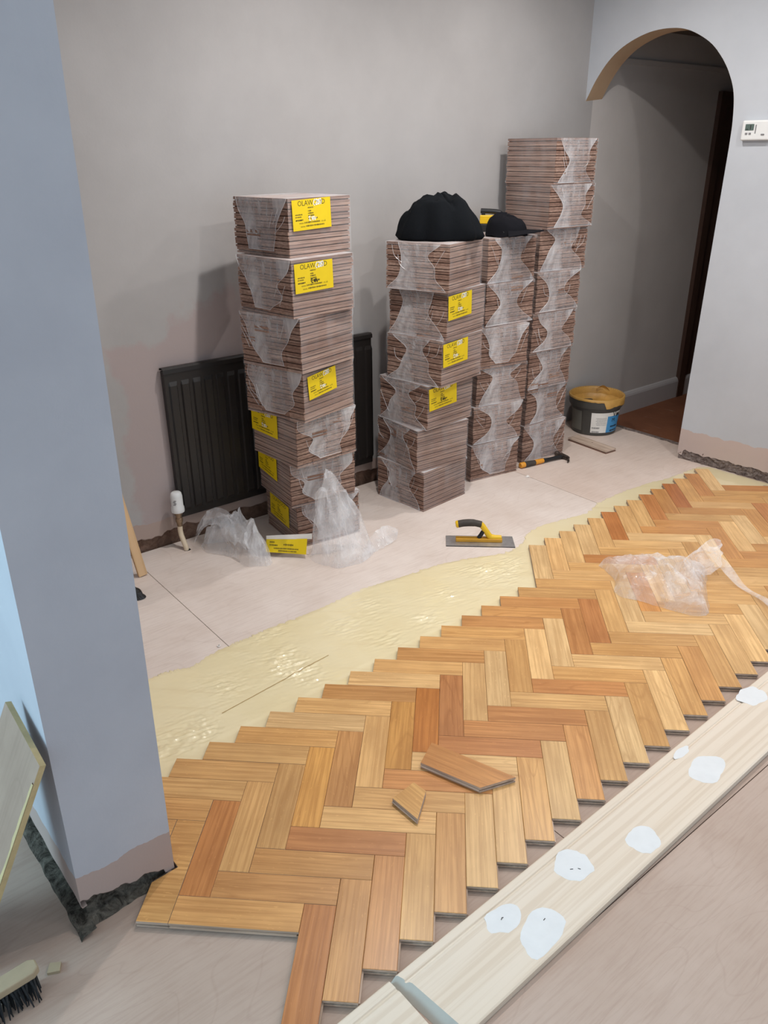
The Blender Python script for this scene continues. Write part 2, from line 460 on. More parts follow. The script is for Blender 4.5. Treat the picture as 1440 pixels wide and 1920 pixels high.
# ================================================================== STRUCTURE
# floor: a dark subfloor with plywood sheets laid in the direction of the walls
def FT(s, t, z=0.0): return WP + WD * s + WN * t + Vector((0, 0, z))
mb = MB(); mb.prism([FT(-3.0, -0.02), FT(2.70, -0.02), FT(2.70, 5.0), FT(-3.0, 5.0)], -0.05, -0.014)
floor = mb.build('floor', M_SUB); tag(floor, kind='structure')
g = 0.0012
tS = [0.0, 1.12, 2.25, 3.42, 4.9]
rows = [(tS[0] + 0.014, tS[1], [-3.0, -0.195, 1.70, 2.70]), (tS[1], tS[2], [-3.0, 0.037, 2.70]), (tS[2], tS[3], [-3.0, 0.95, 2.70]), (tS[3], tS[4], [-3.0, 2.70])]
for (t0, t1, cuts) in rows:
    for a, b in zip(cuts, cuts[1:]):
        mb = MB(); mb.prism([FT(a + g, t0 + g), FT(b - g, t0 + g), FT(b - g, t1 - g), FT(a + g, t1 - g)], -0.0135, 0.0)
        o = mb.build('plywood_sheet', M_PLY, floor)
        o.color = (0.98, 0.98, 0.98, 1) if (t0 < 0.5 and a < 1.5) else ((0.94, 0.895, 0.865, 1) if t0 < 0.5 else ((0.62, 0.54, 0.49, 1) if t0 < 2.0 else (0.69, 0.61, 0.56, 1)))   # nearer rows tinted darker: weaker light put into the sheet colour
# hall floor, a little lower
mb = MB(); mb.prism([FT(2.701, -0.02), FT(5.2, -0.02), FT(5.2, 1.1), FT(2.701, 1.1)], -0.09, -0.06)
tag(mb.build('floor_hall', M_LAMINATE), kind='structure')
# ragged threshold strip between plywood and hall
mb = MB()
rws = []
for i in range(41):
    t = 0.02 + i * 0.76 / 40
    wv = 0.012 * nz(t * 16, 3.1) + 0.006 * nz(t * 60, 1.2)
    rws.append([FT(2.690 + wv, t, 0.0), FT(2.692 + wv, t, 0.006 + 0.003 * nz(t * 40)), FT(2.718 + wv * 0.5, t, 0.004), FT(2.722, t, -0.058)])
mb.grid(rws)
tag(mb.build('trim_1', M_RUBBLE), kind='structure')

# back wall: bare render with a plaster skin whose lower edge is ragged
def panel(name, fn, s0, s1, ztop, bot, th, mat, parent, n=160, backfn=None):
    """plaster skin: fn(s, z, off) -> point, off>0 towards the room"""
    mb = MB(); rows = []
    for i in range(n + 1):
        s = s0 + (s1 - s0) * i / n
        b = bot(s)
        rows.append([fn(s, b + 0.002, 0.0), fn(s, b, th * 0.8), fn(s, b + 0.004, th), fn(s, max(b + 0.02, 0.3), th), fn(s, 1.2, th), fn(s, ztop, th), fn(s, ztop, 0.0)])
    mb.grid(rows)
    return mb.build(name, mat, parent)

mb = MB()
mb.prism([W(-3.0, 0), W(5.2, 0), W(5.2, 0, -0.12), W(-3.0, 0, -0.12)], -0.09, CEIL)
wall_back = mb.build('wall_back', M_RENDER); tag(wall_back, kind='structure')
# (the render face is at off=0; plaster stands 12 mm proud)
def bot_back(s):
    return 0.062 + 0.016 * nz(s * 7.0, 0.3) + 0.012 * nz(s * 23.0, 2.0) + 0.006 * nz(s * 70.0, 5.0) - (0.0 if s > -0.05 else 0.01)
panel('plaster_skin', lambda s, z, o: W(s, z, o), -3.0, 2.52, CEIL, bot_back, 0.012, M_PLASTER, wall_back, 380)
mb = MB(); rws = [[W(2.52, -0.06, 0.012), W(2.52, CEIL, 0.012)], [W(5.2, -0.06, 0.012), W(5.2, CEIL, 0.012)]]
mb.grid(rws); mb.build('hall_plaster', M_HALLWALL, wall_back)
# hall skirting board
mb = MB()
prof = [(0.012, -0.06), (0.034, -0.06), (0.034, 0.05), (0.030, 0.062), (0.022, 0.074), (0.012, 0.078)]
mb.grid([[W(2.70, z, o) for (o, z) in prof], [W(5.2, z, o) for (o, z) in prof]])
mb.face([W(2.70, z, o) for (o, z) in prof])
tag(mb.build('baseboard_hall', M_SKIRT), kind='structure')

# partition with the pillar end, slightly out of plumb
PL = Vector((-0.041, -0.424, 0)); PR = Vector((0.107, -0.277, 0))
PE = (PR - PL).normalized(); PF = Vector((PE.y, -PE.x, 0)); PB = Vector((-PE.y, PE.x, 0)); PLEN = (PR - PL).length
LEAN = 0.0185
def shear(p): p = Vector(p); p.x += LEAN * p.z; return p
mb = MB()
i_ = 0.012
q = [PL + PE * i_ + PB * i_, PR - PE * i_ + PB * i_, PR - PE * i_ + PB * 1.50, PL + PE * i_ + PB * 1.50]
lo = [shear((p.x, p.y, 0)) for p in q]; hi = [shear((p.x, p.y, CEIL)) for p in q]
for k in range(4): mb.face([lo[k], lo[(k + 1) % 4], hi[(k + 1) % 4], hi[k]])
mb.face(hi); mb.face(lo[::-1])
wall_left = mb.build('wall_left', M_DARKRUB); tag(wall_left, kind='structure')
def bot_front(s):
    return max(0.002, 0.066 - 0.20 * s + 0.010 * nz(s * 30, 7.7) + 0.006 * nz(s * 90, 1.1)) if s < 0.185 else 0.012
panel('front_plaster', lambda s, z, o: shear(PL + PE * s + PB * (0.012 - o) + Vector((0, 0, z))), 0.0, PLEN, CEIL, bot_front, 0.012, M_PLASTER_L, wall_left, 60)
def bot_side(s): return 0.055 + 0.010 * nz(s * 17, 4.4) + 0.005 * nz(s * 60, 9.0)
panel('side_plaster', lambda s, z, o: shear(PL + PB * s + PE * (0.012 - o) + Vector((0, 0, z))), 0.0, 1.50, CEIL, bot_side, 0.012, M_PLASTER_L, wall_left, 90)
panel('inner_plaster', lambda s, z, o: shear(PR + PB * s - PE * (0.012 - o) + Vector((0, 0, z))), 0.0, 1.50, CEIL, lambda s: 0.03 + 0.01 * nz(s * 20), 0.012, M_PLASTER_L, wall_left, 60)
# loose mortar left along the foot of the partition
mb = MB(); rws = []
for i in range(111):
    s = -0.035 + i * 1.50 / 110
    wv = 0.006 * nz(s * 25, 3.3)
    rws.append([shear(PL + PB * s - PE * (0.020 + wv) + Vector((0, 0, 0.0005))), shear(PL + PB * s - PE * (0.014 + wv) + Vector((0, 0, 0.010 + 0.004 * nz(s * 60)))), shear(PL + PB * s + PE * 0.014 + Vector((0, 0, 0.014 + 0.006 * nz(s * 50, 2))))])
mb.grid(rws); mb.build('mortar_fillet', M_DARKRUB, wall_left)
mb = MB(); rws = []
for i in range(31):
    s = -0.02 + i * (PLEN - 0.03) / 30
    wv = 0.008 * nz(s * 40, 6.3)
    rws.append([PL + PE * s - PB * (0.018 + wv * 0.6 - 0.07 * max(s, 0)) + Vector((0, 0, 0.0005)), PL + PE * s - PB * (0.006 + wv * 0.3 - 0.05 * max(s, 0)) + Vector((0, 0, 0.008 + 0.004 * nz(s * 70)))
                , PL + PE * s + PB * 0.014 + Vector((0, 0, 0.018 + 0.008 * nz(s * 60, 2)))])
mb.grid(rws); mb.build('mortar_fillet', M_DARKRUB, wall_left)

# arch wall
ARCH = catmull([(-0.792, 1.688), (-0.764, 1.738), (-0.722, 1.812), (-0.662, 1.886), (-0.585, 1.943), (-0.476, 1.984), (-0.368, 1.996), (-0.260, 1.981), (-0.149, 1.925), (-0.075, 1.854), (-0.025, 1.778), (0.003, 1.704), (0.016, 1.60), (0.018, 1.50)], 6)
TH = 0.13
mb = MB()
# masonry core (in two convex pieces that touch)
core = [(0.02, 0.0), (0.02, 1.50)] + [(s, z + 0.012) for (s, z) in reversed(ARCH)] + [(-0.80, CEIL), (1.9, CEIL), (1.9, 0.0)]
def strip(fn0, fn1, mbx, m=0):
    a = [(s, z) for (s, z) in ARCH]
    for (s0, z0), (s1, z1) in zip(a, a[1:]):
        mbx.face([fn0(s0, z0), fn0(s1, z1), fn0(s1, CEIL), fn0(s0, CEIL)], m)
back = lambda s, z: A(s, z, TH)
frnt = lambda s, z: A(s, z, 0.012)
strip(back, None, mb)
mb.face([A(0.018, 0, 0.012), A(1.9, 0, 0.012), A(1.9, CEIL, 0.012), A(0.018, CEIL, 0.012)])
mb.face([A(0.0, 0, TH), A(1.9, 0, TH), A(1.9, CEIL, TH), A(0.018, CEIL, TH), A(0.018, 1.5, TH)])
mb.face([A(1.9, 0, 0.012), A(1.9, 0, TH), A(1.9, CEIL, TH), A(1.9, CEIL, 0.012)])
mb.face([A(0.004, 0, 0.012), A(0.004, 0, TH), A(0.018, 1.5, TH), A(0.018, 1.5, 0.012)])
wall_right = mb.build('wall_right', M_RUBBLE, recalc=True); tag(wall_right, kind='structure')
# front plaster skin: above the arch and right of it
mb = MB(); rws = []
for (s, z) in ARCH: rws.append([A(s, z, 0.012), A(s, z, 0.0), A(s, CEIL, 0.0)])
mb.grid(rws)
def bot_arch(s): return 0.052 + 0.012 * nz(s * 12, 3.0) + 0.010 * nz(s * 37, 1.7) + 0.005 * nz(s * 110, 8.0) - (0.03 if s < 0.03 else 0.0)
def jamb(z): return 0.018 if z > 1.5 else 0.018 * z / 1.5
rws = []
zs = [0.12, 0.5, 1.0, 1.5]
for i in range(121):
    s = 1.9 * (i / 120) ** 1.6
    b = bot_arch(s)
    rws.append([A(s + jamb(b) * (1 if i == 0 else 0), b, 0.012), A(s, b, 0.002)] + [A(max(s, jamb(z)), z, 0.0) for z in zs] + [A(max(s, 0.018), CEIL, 0.0)])
mb.grid(rws)
rws = [[A(jamb(z), z, 0.0), A(jamb(z), z, TH)] for z in (0.03, 0.5, 1.0, 1.5)]
mb.grid(rws)
mb.build('plaster_skin', M_PLASTER_R, wall_right, recalc=False)
# soffit of the arch
mb = MB(); rws = []
for (s, z) in ARCH:
    rws.append([A(s, z - 0.0005, -0.0005), A(s, z - 0.0005, TH)])
mb.grid(rws)
mb.build('arch_soffit', M_SOFFIT, wall_right)
# rough face of the bare masonry at the foot of this wall
mb = MB(); rws = []
for i in range(241):
    q_ = 0.006 + i * 1.5 / 240
    rws.append([A(q_ + 0.002 * nz(i * 0.7, j), 0.001 + 0.075 * j / 9, 0.012 - 0.002 - 0.010 * max(0.0, 0.35 + nz(q_ * 38, j * 0.55, 3.0) + 0.6 * nz(q_ * 90, j * 1.3, 8.0)) * (1.0 if j < 8 else 0.3)) for j in range(10)])
mb.grid(rws)
mb.build('bare_masonry', M_RUBBLE, wall_right)

# hall walls beyond
mb = MB()
hA = A(0.16, 0, TH); hB = hA + WD * 2.6
mb.prism([hA, hB, hB + Vector((WN.x, WN.y, 0)) * 0.1, hA + Vector((WN.x, WN.y, 0)) * 0.1], -0.09, CEIL)
tag(mb.build('wall_hall', M_HALLWALL), kind='structure')
mb = MB(); mb.prism([W(5.2, 0), W(5.3, 0), W(5.3, 0, 1.2), W(5.2, 0, 1.2)], -0.09, CEIL)
tag(mb.build('wall_hall_end', M_HALLWALL), kind='structure')
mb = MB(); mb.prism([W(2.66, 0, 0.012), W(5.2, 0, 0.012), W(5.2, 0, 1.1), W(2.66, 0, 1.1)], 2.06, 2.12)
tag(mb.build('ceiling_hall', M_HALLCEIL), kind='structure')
mb = MB(); mb.prism([W(2.66, 0, 0.012), W(5.2, 0, 0.012), W(5.2, 0, 0.022), W(2.66, 0, 0.022)], 1.897, 1.922)
tag(mb.build('trim_2', M_HALLWALL), kind='structure')
door = empty('door_1', W(3.69, -0.06, 0.012)); tag(door, kind='structure')
def dpart(name, s0, s1, z0, z1, o1):
    mb = MB(); mb.prism([W(s0, 0, 0.0125) - door.location, W(s1, 0, 0.0125) - door.location, W(s1, 0, o1) - door.location, W(s0, 0, o1) - door.location], z0 + 0.06, z1 + 0.06)
    for k, v in enumerate(mb.v): mb.v[k] = (v[0], v[1], v[2])
    return mb.build(name, M_DOORW, door)
dpart('architrave', 3.69, 3.76, -0.06, 1.80, 0.04)
dpart('architrave', 4.52, 4.59, -0.06, 1.80, 0.04)
dpart('architrave', 3.76, 4.52, 1.73, 1.80, 0.04)
dpart('door_leaf', 3.76, 4.52, -0.05, 1.73, 0.022)

# ceiling of the room
mb = MB(); mb.prism([FT(-3.0, -0.1), FT(2.66, -0.1), FT(2.66, 5.0), FT(-3.0, 5.0)], CEIL, CEIL + 0.08)
tag(mb.build('ceiling', M_CEILM), kind='structure')

# ceiling downlights (out of the frame) that light the room
t = NT('lamp_lens'); t.b.inputs['Emission Color'].default_value = (1, 0.93, 0.84, 1); t.b.inputs['Emission Strength'].default_value = 6.0
M_LENS = t.mat
LW = ['above the black radiator', 'above the tallest pack stack', 'above the parquet strip', 'near the arched opening', 'above the pine board']
for ((x, y), pw), wh in zip(LAMPS, LW):
    r = empty('downlight', (x, y, CEIL)); tag(r, 'round recessed ceiling downlight ' + wh, 'lamp', 'recessed downlights')
    mb = MB(); mb.lathe([(0.045, 0.0), (0.058, 0.0), (0.056, -0.006), (0.042, -0.008), (0.040, -0.002)], seg=28, cap=False)
    mb.build('bezel', M_WHITEP, r)
    mb = MB(); mb.lathe([(0.001, -0.003), (0.040, -0.003)], seg=24, cap=False); mb.build('lens', M_LENS, r)
    ld = bpy.data.lights.new('downlight_beam', 'AREA'); ld.shape = 'DISK'; ld.size = 0.055; ld.energy = pw; ld.color = (1.0, 0.975, 0.955); ld.spread = BEAM
    lo_ = bpy.data.objects.new('downlight_beam', ld); COL.objects.link(lo_); lo_.parent = r; lo_.location = (0, 0, -0.014)

# window of the room on the left (out of the frame), daylight comes through it
WC = Vector((-2.55, -1.55, 1.35)); wdir = Vector((0.93, 0.37, 0)).normalized(); wside = Vector((-wdir.y, wdir.x, 0))
win = empty('window_1', WC); tag(win, kind='structure')
for (a, b, ha, hb) in ((0, -0.62, 0.70, 0.03), (0, 0.62, 0.70, 0.03), (-0.68, 0, 0.03, 0.62), (0.68, 0, 0.03, 0.62), (0, 0, 0.02, 0.62)):
    mb = MB(); mb.obox(wside * a + Vector((0, 0, b)), wside, (0, 0, 1), wdir, ha, hb, 0.03); mb.build('window_frame', M_WHITEP, win)
ld = bpy.data.lights.new('window_daylight', 'AREA'); ld.shape = 'RECTANGLE'; ld.size = 1.3; ld.size_y = 1.2; ld.energy = WINDOW_POWER; ld.color = (0.50, 0.82, 1.0)
lo_ = bpy.data.objects.new('window_daylight', ld); COL.objects.link(lo_)
lo_.location = WC - wdir * 0.05; lo_.rotation_euler = wdir.to_track_quat('-Z', 'Y').to_euler()

# ================================================================== ADHESIVE AND PARQUET
outer = [(-0.42, 0.25), (-0.30, 0.34), (-0.203, 0.432), (-0.175, 0.461), (-0.138, 0.481), (-0.093, 0.501), (-0.051, 0.569), (0.011, 0.641), (0.055, 0.682), (0.1, 0.731), (0.164, 0.786), (0.263, 0.878), (0.402, 1.024), (0.556, 1.137), (0.678, 1.231), (0.806, 1.296), (0.937, 1.346), (0.998, 1.400), (1.044, 1.481), (1.047, 1.517), (1.113, 1.61), (1.213, 1.682), (1.343, 1.77), (1.407, 1.874), (1.498, 1.973), (1.589, 2.056), (1.71, 2.151), (1.8, 2.206), (1.935, 2.322), (2.003, 2.378)]
outer = catmull(outer, 32) + catmull([(2.003, 2.378), (2.06, 2.372), (2.12, 2.315), (2.20, 2.24), (2.28, 2.165), (2.33, 2.115)], 8)[1:]
# relief left by the trowel: ridges, raised most at spots chosen to catch glints
GLINT_SPOTS = [(-0.03, 0.16, 0.07), (0.02, 0.20, 0.05), (-0.09, 0.12, 0.05), (0.19, 0.55, 0.07), (0.25, 0.48, 0.05), (0.10, 0.70, 0.05), (0.30, 0.50, 0.05), (0.65, 0.82, 0.06), (0.70, 0.99, 0.05), (0.88, 1.18, 0.09), (0.97, 1.24, 0.05), (0.45, 0.89, 0.06), (0.36, 0.76, 0.05), (0.06, 0.40, 0.05), (0.52, 0.70, 0.05), (1.10, 1.60, 0.04)]
CR, SR = math.cos(0.60), math.sin(0.60)
def relief(u, v):
    d = u - v
    m = max(0.0, min(1.0, (-0.072 - d) / 0.02))
    if u + v > 2.38: m *= max(0.0, 1 - (u + v - 2.38) / 0.1)
    if m <= 0: return 0.0
    gsum = 0.10
    for (x, y, r) in GLINT_SPOTS: gsum += math.exp(-((u - x) ** 2 + (v - y) ** 2) / (r * r))
    gsum = min(1.0, gsum) * (0.35 + 0.65 * max(0.0, min(1.0, 0.5 + 1.6 * nz(u * 13, v * 13, 5.0))))
    l, q_ = u * CR + v * SR, -u * SR + v * CR
    return m * (0.0016 + gsum * (0.0064 * nz(l * 24, q_ * 115, 1.0) + 0.0030 * nz(l * 80, q_ * 150, 7.0)) + 0.0006 * nz(l * 5, q_ * 22, 3.0))
mb = MB(); top = []
NC = 120
for k, (u, v) in enumerate(outer):
    jt = 0.007 * nz(k * 0.17, 1.0) + 0.005 * nz(k * 0.5, 4.0); u += jt; v -= jt
    a = u + v
    c = 0.10 if a < 4.40 else 0.10 + min(0.15, (a - 4.40) * 1.5)
    iu, iv = (a + c) / 2, (a - c) / 2
    row = [Vector((u, v, 0.0002))]
    for j in range(NC + 1):
        f = j / NC
        x, y = u + (iu - u) * f, v + (iv - v) * f
        row.append(Vector((x, y, max(0.0006, (0.0012 if j == 0 else 0.0017) + relief(x, y) * min(1.0, j / 4)))))
    row.append(Vector((iu, iv, 0.0002)))
    top.append(row)
mb.grid(top)
adh = mb.build('parquet_adhesive', M_GLUE, auto=60)
mb = MB(); rws = []
for i in range(40):
    f = i / 39; x, y = 0.066 + 0.270 * f, 0.277 + 0.312 * f
    zz = 0.0024 + max(relief(x, y), relief(x - 0.003, y + 0.003), relief(x + 0.003, y - 0.003))
    wj = 0.0009 + 0.0005 * nz(i * 0.8)
    rws.append([(x - wj, y + wj, zz), (x + wj, y - wj, zz)])
mb.grid(rws); mb.build('joint_line', simple('adhesive_joint', lin(176, 146, 92), 0.6), adh)
tag(adh, 'wet glossy cream-yellow adhesive spread on the plywood beside the parquet', 'adhesive', kind='stuff')

BW, BL, Z0, ZT = 0.07, 0.28, 0.002, 0.018
def block_mesh(name, L, Wd, z0, z1, top, side, groove, gap=0.00035, tongue=True):
    mb = MB()
    x0, x1, y0, y1 = -L / 2 + gap, L / 2 - gap, -Wd / 2 + gap, Wd / 2 - gap
    h = z1 - z0
    za, zb = z0 + h * 0.30, z0 + h * 0.55
    bv = 0.0009
    # top slab with eased edges
    lo = [(x0, y0, zb), (x1, y0, zb), (x1, y1, zb), (x0, y1, zb)]
    mi = [(x0, y0, z1 - bv), (x1, y0, z1 - bv), (x1, y1, z1 - bv), (x0, y1, z1 - bv)]
    hi = [(x0 + bv, y0 + bv, z1), (x1 - bv, y0 + bv, z1), (x1 - bv, y1 - bv, z1), (x0 + bv, y1 - bv, z1)]
    for k in range(4):
        j = (k + 1) % 4
        mb.face([lo[k], lo[j], mi[j], mi[k]], 1)
        mb.face([mi[k], mi[j], hi[j], hi[k]], 0)
    mb.face(hi, 0); mb.face(lo[::-1], 2)
    gi = 0.004
    mb.box((x0 + gi, y0 + (gi if not tongue else 0.0), za), (x1 - gi, y1 - gi, zb), 2)
    mb.box((x0, y0, z0), (x1, y1, za), 1)
    if tongue:
        mb.box((x0 + gi, y0 - 0.0035, za + 0.0004), (x1 - gi, y0, zb - 0.0004), 1)
    me = mb.mesh(name, [top, side, groove], recalc=False)
    return me
ME_BLOCK = block_mesh('parquet_block', BL, BW, Z0, ZT, M_OAK, M_RAWPALE, M_GROOVE)
pal = [(230, 190, 134), (220, 176, 118), (214, 166, 106), (208, 156, 98), (224, 182, 126), (206, 152, 96), (200, 142, 88), (216, 170, 112), (228, 192, 140), (194, 134, 84)]
pw_ = [4, 5, 5, 4, 4, 3, 2, 5, 3, 1]
def oak_colour(rng):
    c = lin(*rng.choices(pal, pw_)[0]); k = rng.uniform(0.92, 1.08)
    return (min(1, c[0] * k), min(1, c[1] * k), min(1, c[2] * k), 1)
parquet = empty('parquet_floor', (0, 0, 0))
tag(parquet, 'half-laid herringbone oak parquet strip with stepped edges beside the yellow adhesive', 'parquet')
from bpy_extras.object_utils import world_to_camera_view
bpy.context.view_layer.update()
SC.render.resolution_x  # frame aspect is fixed by the renderer
def in_frame(pts, m=0.12):
    R = M.to_3x3()
    for p in pts:
        d = R.transposed() @ (Vector(p) - M.translation)
        if d.z > -0.05: continue
        x = 720 + 1476.4 * d.x / -d.z; y = 960 - 1476.4 * d.y / -d.z
        if -1440 * m < x < 1440 * (1 + m) and -1920 * m < y < 1920 * (1 + m): return True
    return False
rng = random.Random(11)
def wall_clear(cor):
    return all((Vector((u, v, 0)) - AP).dot(AB) < -0.004 for (u, v) in cor)
forced = {('V1', -3): (184, 122, 72), ('V', -2): (194, 132, 78), ('V', 16): (214, 154, 92), ('VB', 21): (192, 128, 76), ('VB', 26): (186, 120, 72), ('V', 1): (220, 164, 92), ('V', 5): (196, 128, 64), ('V', 4): (206, 152, 84)}
def lay(kind, k, u0, v0, horiz):
    du, dv = (4, 1) if horiz else (1, 4)
    cor = [(BW * (u0 + a * du), BW * (v0 + b * dv)) for a in (0, 1) for b in (0, 1)]
    pts = [(c[0], c[1], ZT) for c in cor]
    if not in_frame(pts) or not wall_clear(cor): return
    if not all((Vector((c[0], c[1], 0)) - PL).dot(PE) > PLEN + 0.01 or (Vector((c[0], c[1], 0)) - PL).dot(PF) > 0.03 for c in cor): return
    o = inst('parquet_block', ME_BLOCK, parquet, (BW * (u0 + du / 2) + rng.uniform(-.0002, .0002), BW * (v0 + dv / 2) + rng.uniform(-.0002, .0002), rng.uniform(-0.0002, 0.0003)), (0, 0, 0 if horiz else PI / 2))
    o.color = lin(*forced[(kind, k)]) if (kind, k) in forced else oak_colour(rng)
for k in range(-4, 36):
    if k >= -1 and k <= 29: lay('H', k, k, k, True)
    if k >= -2: lay('V', k, k + 4, k - 3, False)
    if k >= -3: lay('H1', k, k + 5, k - 3, True)
    if k >= -3: lay('V1', k, k + 9, k - 6, False)
    if 16 <= k <= 30: lay('VB', k, k - 1, k, False)
# first block cut round the pillar
cutp = [(0.0705, -0.4195), (0.1395, -0.4195), (0.1395, -0.1405), (0.0705, -0.1405), (0.0705, -0.231), (0.1160, -0.277), (0.0705, -0.322)]
def cut_block(name, poly, z0, z1, parent, loc=(0, 0, 0), tongue=None):
    mb = MB(); h = z1 - z0
    mb.prism(poly, z0 + h * 0.55, z1, 1, 0)
    c = [sum(p[0] for p in poly) / len(poly), sum(p[1] for p in poly) / len(poly)]
    mb.prism([(p[0] + (c[0] - p[0]) * 0.07, p[1] + (c[1] - p[1]) * 0.07) for p in poly], z0 + h * 0.3, z0 + h * 0.55, 2)
    mb.prism(poly, z0, z0 + h * 0.3, 1)
    if tongue:
        a, b = Vector((*poly[tongue[0]], 0)), Vector((*poly[tongue[1]], 0)); d = (b - a).normalized(); nrm = Vector((d.y, -d.x, 0))
        z = z0 + h * 0.42
        mb.tube([a + d * 0.002 + nrm * 0.0012 + Vector((0, 0, z)), b - d * 0.002 + nrm * 0.0012 + Vector((0, 0, z))], 0.0028, 8, 1)
    o = mb.build(name, [M_OAK, M_RAWPALE, M_GROOVE], parent, recalc=False)
    o.location = loc
    return o
o = cut_block('parquet_block', [(p[0] - 0.105, p[1] + 0.28) for p in cutp], Z0, ZT, parquet, (0.105, -0.28, 0)); o.color = lin(214, 166, 106)
for (u0, u1, v0, v1) in ((-0.14, 0.14, -0.14, -0.07), (-0.07, 0.0695, -0.21, -0.1405)):
    cl_ = lambda v: PR.x + 0.006 * 1.42 - (v - PR.y)      # inner face of the partition, with a small gap
    poly = [(max(u0, cl_(v0)), v0 + 0.0005), (u1 - 0.0005, v0 + 0.0005), (u1 - 0.0005, v1 - 0.0005), (max(u0, cl_(v1)), v1 - 0.0005)]
    c = (sum(q_[0] for q_ in poly) / 4, sum(q_[1] for q_ in poly) / 4)
    o = cut_block('parquet_block', [(q_[0] - c[0], q_[1] - c[1]) for q_ in poly], Z0, ZT, parquet, (c[0], c[1], 0)); o.color = lin(212, 164, 106)

# two loose cut-offs lying on the parquet
def loose(poly, col, label, ang):
    c = Vector((sum(p[0] for p in poly) / len(poly), sum(p[1] for p in poly) / len(poly)))
    ca, sa = math.cos(-ang), math.sin(-ang)
    loc = [((p[0] - c.x) * ca - (p[1] - c.y) * sa, (p[0] - c.x) * sa + (p[1] - c.y) * ca) for p in poly]
    o = cut_block('parquet_offcut', loc, 0.0, 0.0165, None, (c.x, c.y, 0.0186), (0, 1))
    o.rotation_euler = (0, 0, ang); o.color = lin(*col); tag(o, label, 'offcut')
loose([(0.655, 0.080), (0.808, 0.001), (0.900, 0.045), (0.682, 0.160)], (200, 142, 84), 'longer mitre-cut oak block lying loose on the herringbone parquet', math.radians(-27))
loose([(0.590, -0.050), (0.655, -0.113), (0.672, -0.020), (0.640, 0.008)], (216, 168, 104), 'small triangular oak offcut lying loose on the herringbone parquet', math.radians(-44))

# ================================================================== PACKS OF PARQUET
S = 0.298
PACKS = {
 'A': [(0.132, 1.544, 37.3, 0.0, 0.197), (0.122, 1.507, 37.0, 0.197, 0.188), (0.128, 1.467, 46.7, 0.3849, 0.1965), (0.129, 1.427, 58.5, 0.5814, 0.1919), (0.134, 1.399, 58.2, 0.7733, 0.1962), (0.14, 1.394, 51.6, 0.9695, 0.1955), (0.127, 1.449, 51.9, 1.1649, 0.1902)],
 'B': [(0.589, 1.939, 49.4, 0.0, 0.192), (0.59, 1.936, 40.6, 0.192, 0.1947), (0.603, 1.943, 48.8, 0.3867, 0.1969), (0.638, 1.92, 54.4, 0.5836, 0.1987), (0.646, 1.929, 57.1, 0.7823, 0.1929), (0.632, 1.91, 62.5, 0.9752, 0.1867)],
 'C': [(0.859, 2.308, 35.4, 0.0, 0.1861), (0.868, 2.319, 34.3, 0.1861, 0.1902), (0.88, 2.335, 33.3, 0.3764, 0.1855), (0.874, 2.317, 34.0, 0.5618, 0.1908), (0.887, 2.341, 38.6, 0.7526, 0.1947), (0.884, 2.352, 39.5, 0.9473, 0.1946)],
 'D': [(1.125, 2.576, 36.7, 0.0, 0.2044), (1.115, 2.582, 41.3, 0.2044, 0.1908), (1.119, 2.572, 39.3, 0.3952, 0.1897), (1.126, 2.563, 38.6, 0.5849, 0.1907), (1.129, 2.562, 39.7, 0.7756, 0.191), (1.15, 2.593, 34.7, 0.9666, 0.1939), (1.162, 2.573, 39.3, 1.1605, 0.191), (1.158, 2.576, 43.9, 1.3516, 0.1917)]}
NL = 9
PBW = 0.0735
def pack_block(hh):
    mb = MB(); L, Wd = 0.292, PBW - 0.0006
    z = [0.0, hh * 0.30, hh * 0.50, hh * 0.97]
    mb.box((-L / 2, -Wd / 2, 0), (L / 2, Wd / 2, z[1]), 0)
    mb.box((-L / 2 + .004, -Wd / 2 + .004, z[1]), (L / 2 - .004, Wd / 2 - .004, z[2]), 1)
    mb.box((-L / 2, -Wd / 2, z[2]), (L / 2, Wd / 2, z[3]), 0, 0)
    return mb.mesh('pack_block', [M_RAW, M_GROOVE], recalc=False)
ME_PB = [pack_block(0.0214), pack_block(0.0208), pack_block(0.0218)]

def font_mesh(txt, size, mat, name='lettering'):
    cu = bpy.data.curves.new('txt', 'FONT'); cu.body = txt; cu.size = size; cu.align_x = 'CENTER'; cu.align_y = 'CENTER'
    cu.resolution_u = 2
    ob = bpy.data.objects.new('txt', cu); COL.objects.link(ob)
    bpy.context.view_layer.update()
    dg = bpy.context.evaluated_depsgraph_get()
    me = bpy.data.meshes.new_from_object(ob.evaluated_get(dg))
    bpy.data.objects.remove(ob, do_unlink=True)
    vs = [tuple(v.co) for v in me.vertices]; fs = [tuple(p.vertices) for p in me.polygons]
    bpy.data.meshes.remove(me)
    return vs, fs
def add_text(mb, txt, size, x, y, z, m=0, sx=1.0):
    vs, fs = font_mesh(txt, size, None); n = len(mb.v)
    mb.v += [(x + v[0] * sx, y + v[1], z) for v in vs]
    for f in fs: mb.f.append(tuple(n + i for i in f)); mb.m.append(m)
def dash_line(mb, x0, x1, y, h, z, rg, m=0):
    x = x0
    while x < x1:
        w_ = rg.uniform(0.0016, 0.0034)
        hh = h * rg.uniform(0.7, 1.1)
        mb.face([(x, y - hh / 2, z), (x + w_, y - hh / 2, z), (x + w_, y + hh / 2, z), (x, y + hh / 2, z)], m)
        x += w_ + rg.uniform(0.0007, 0.0016)
LWD, LHT = 0.178, 0.098
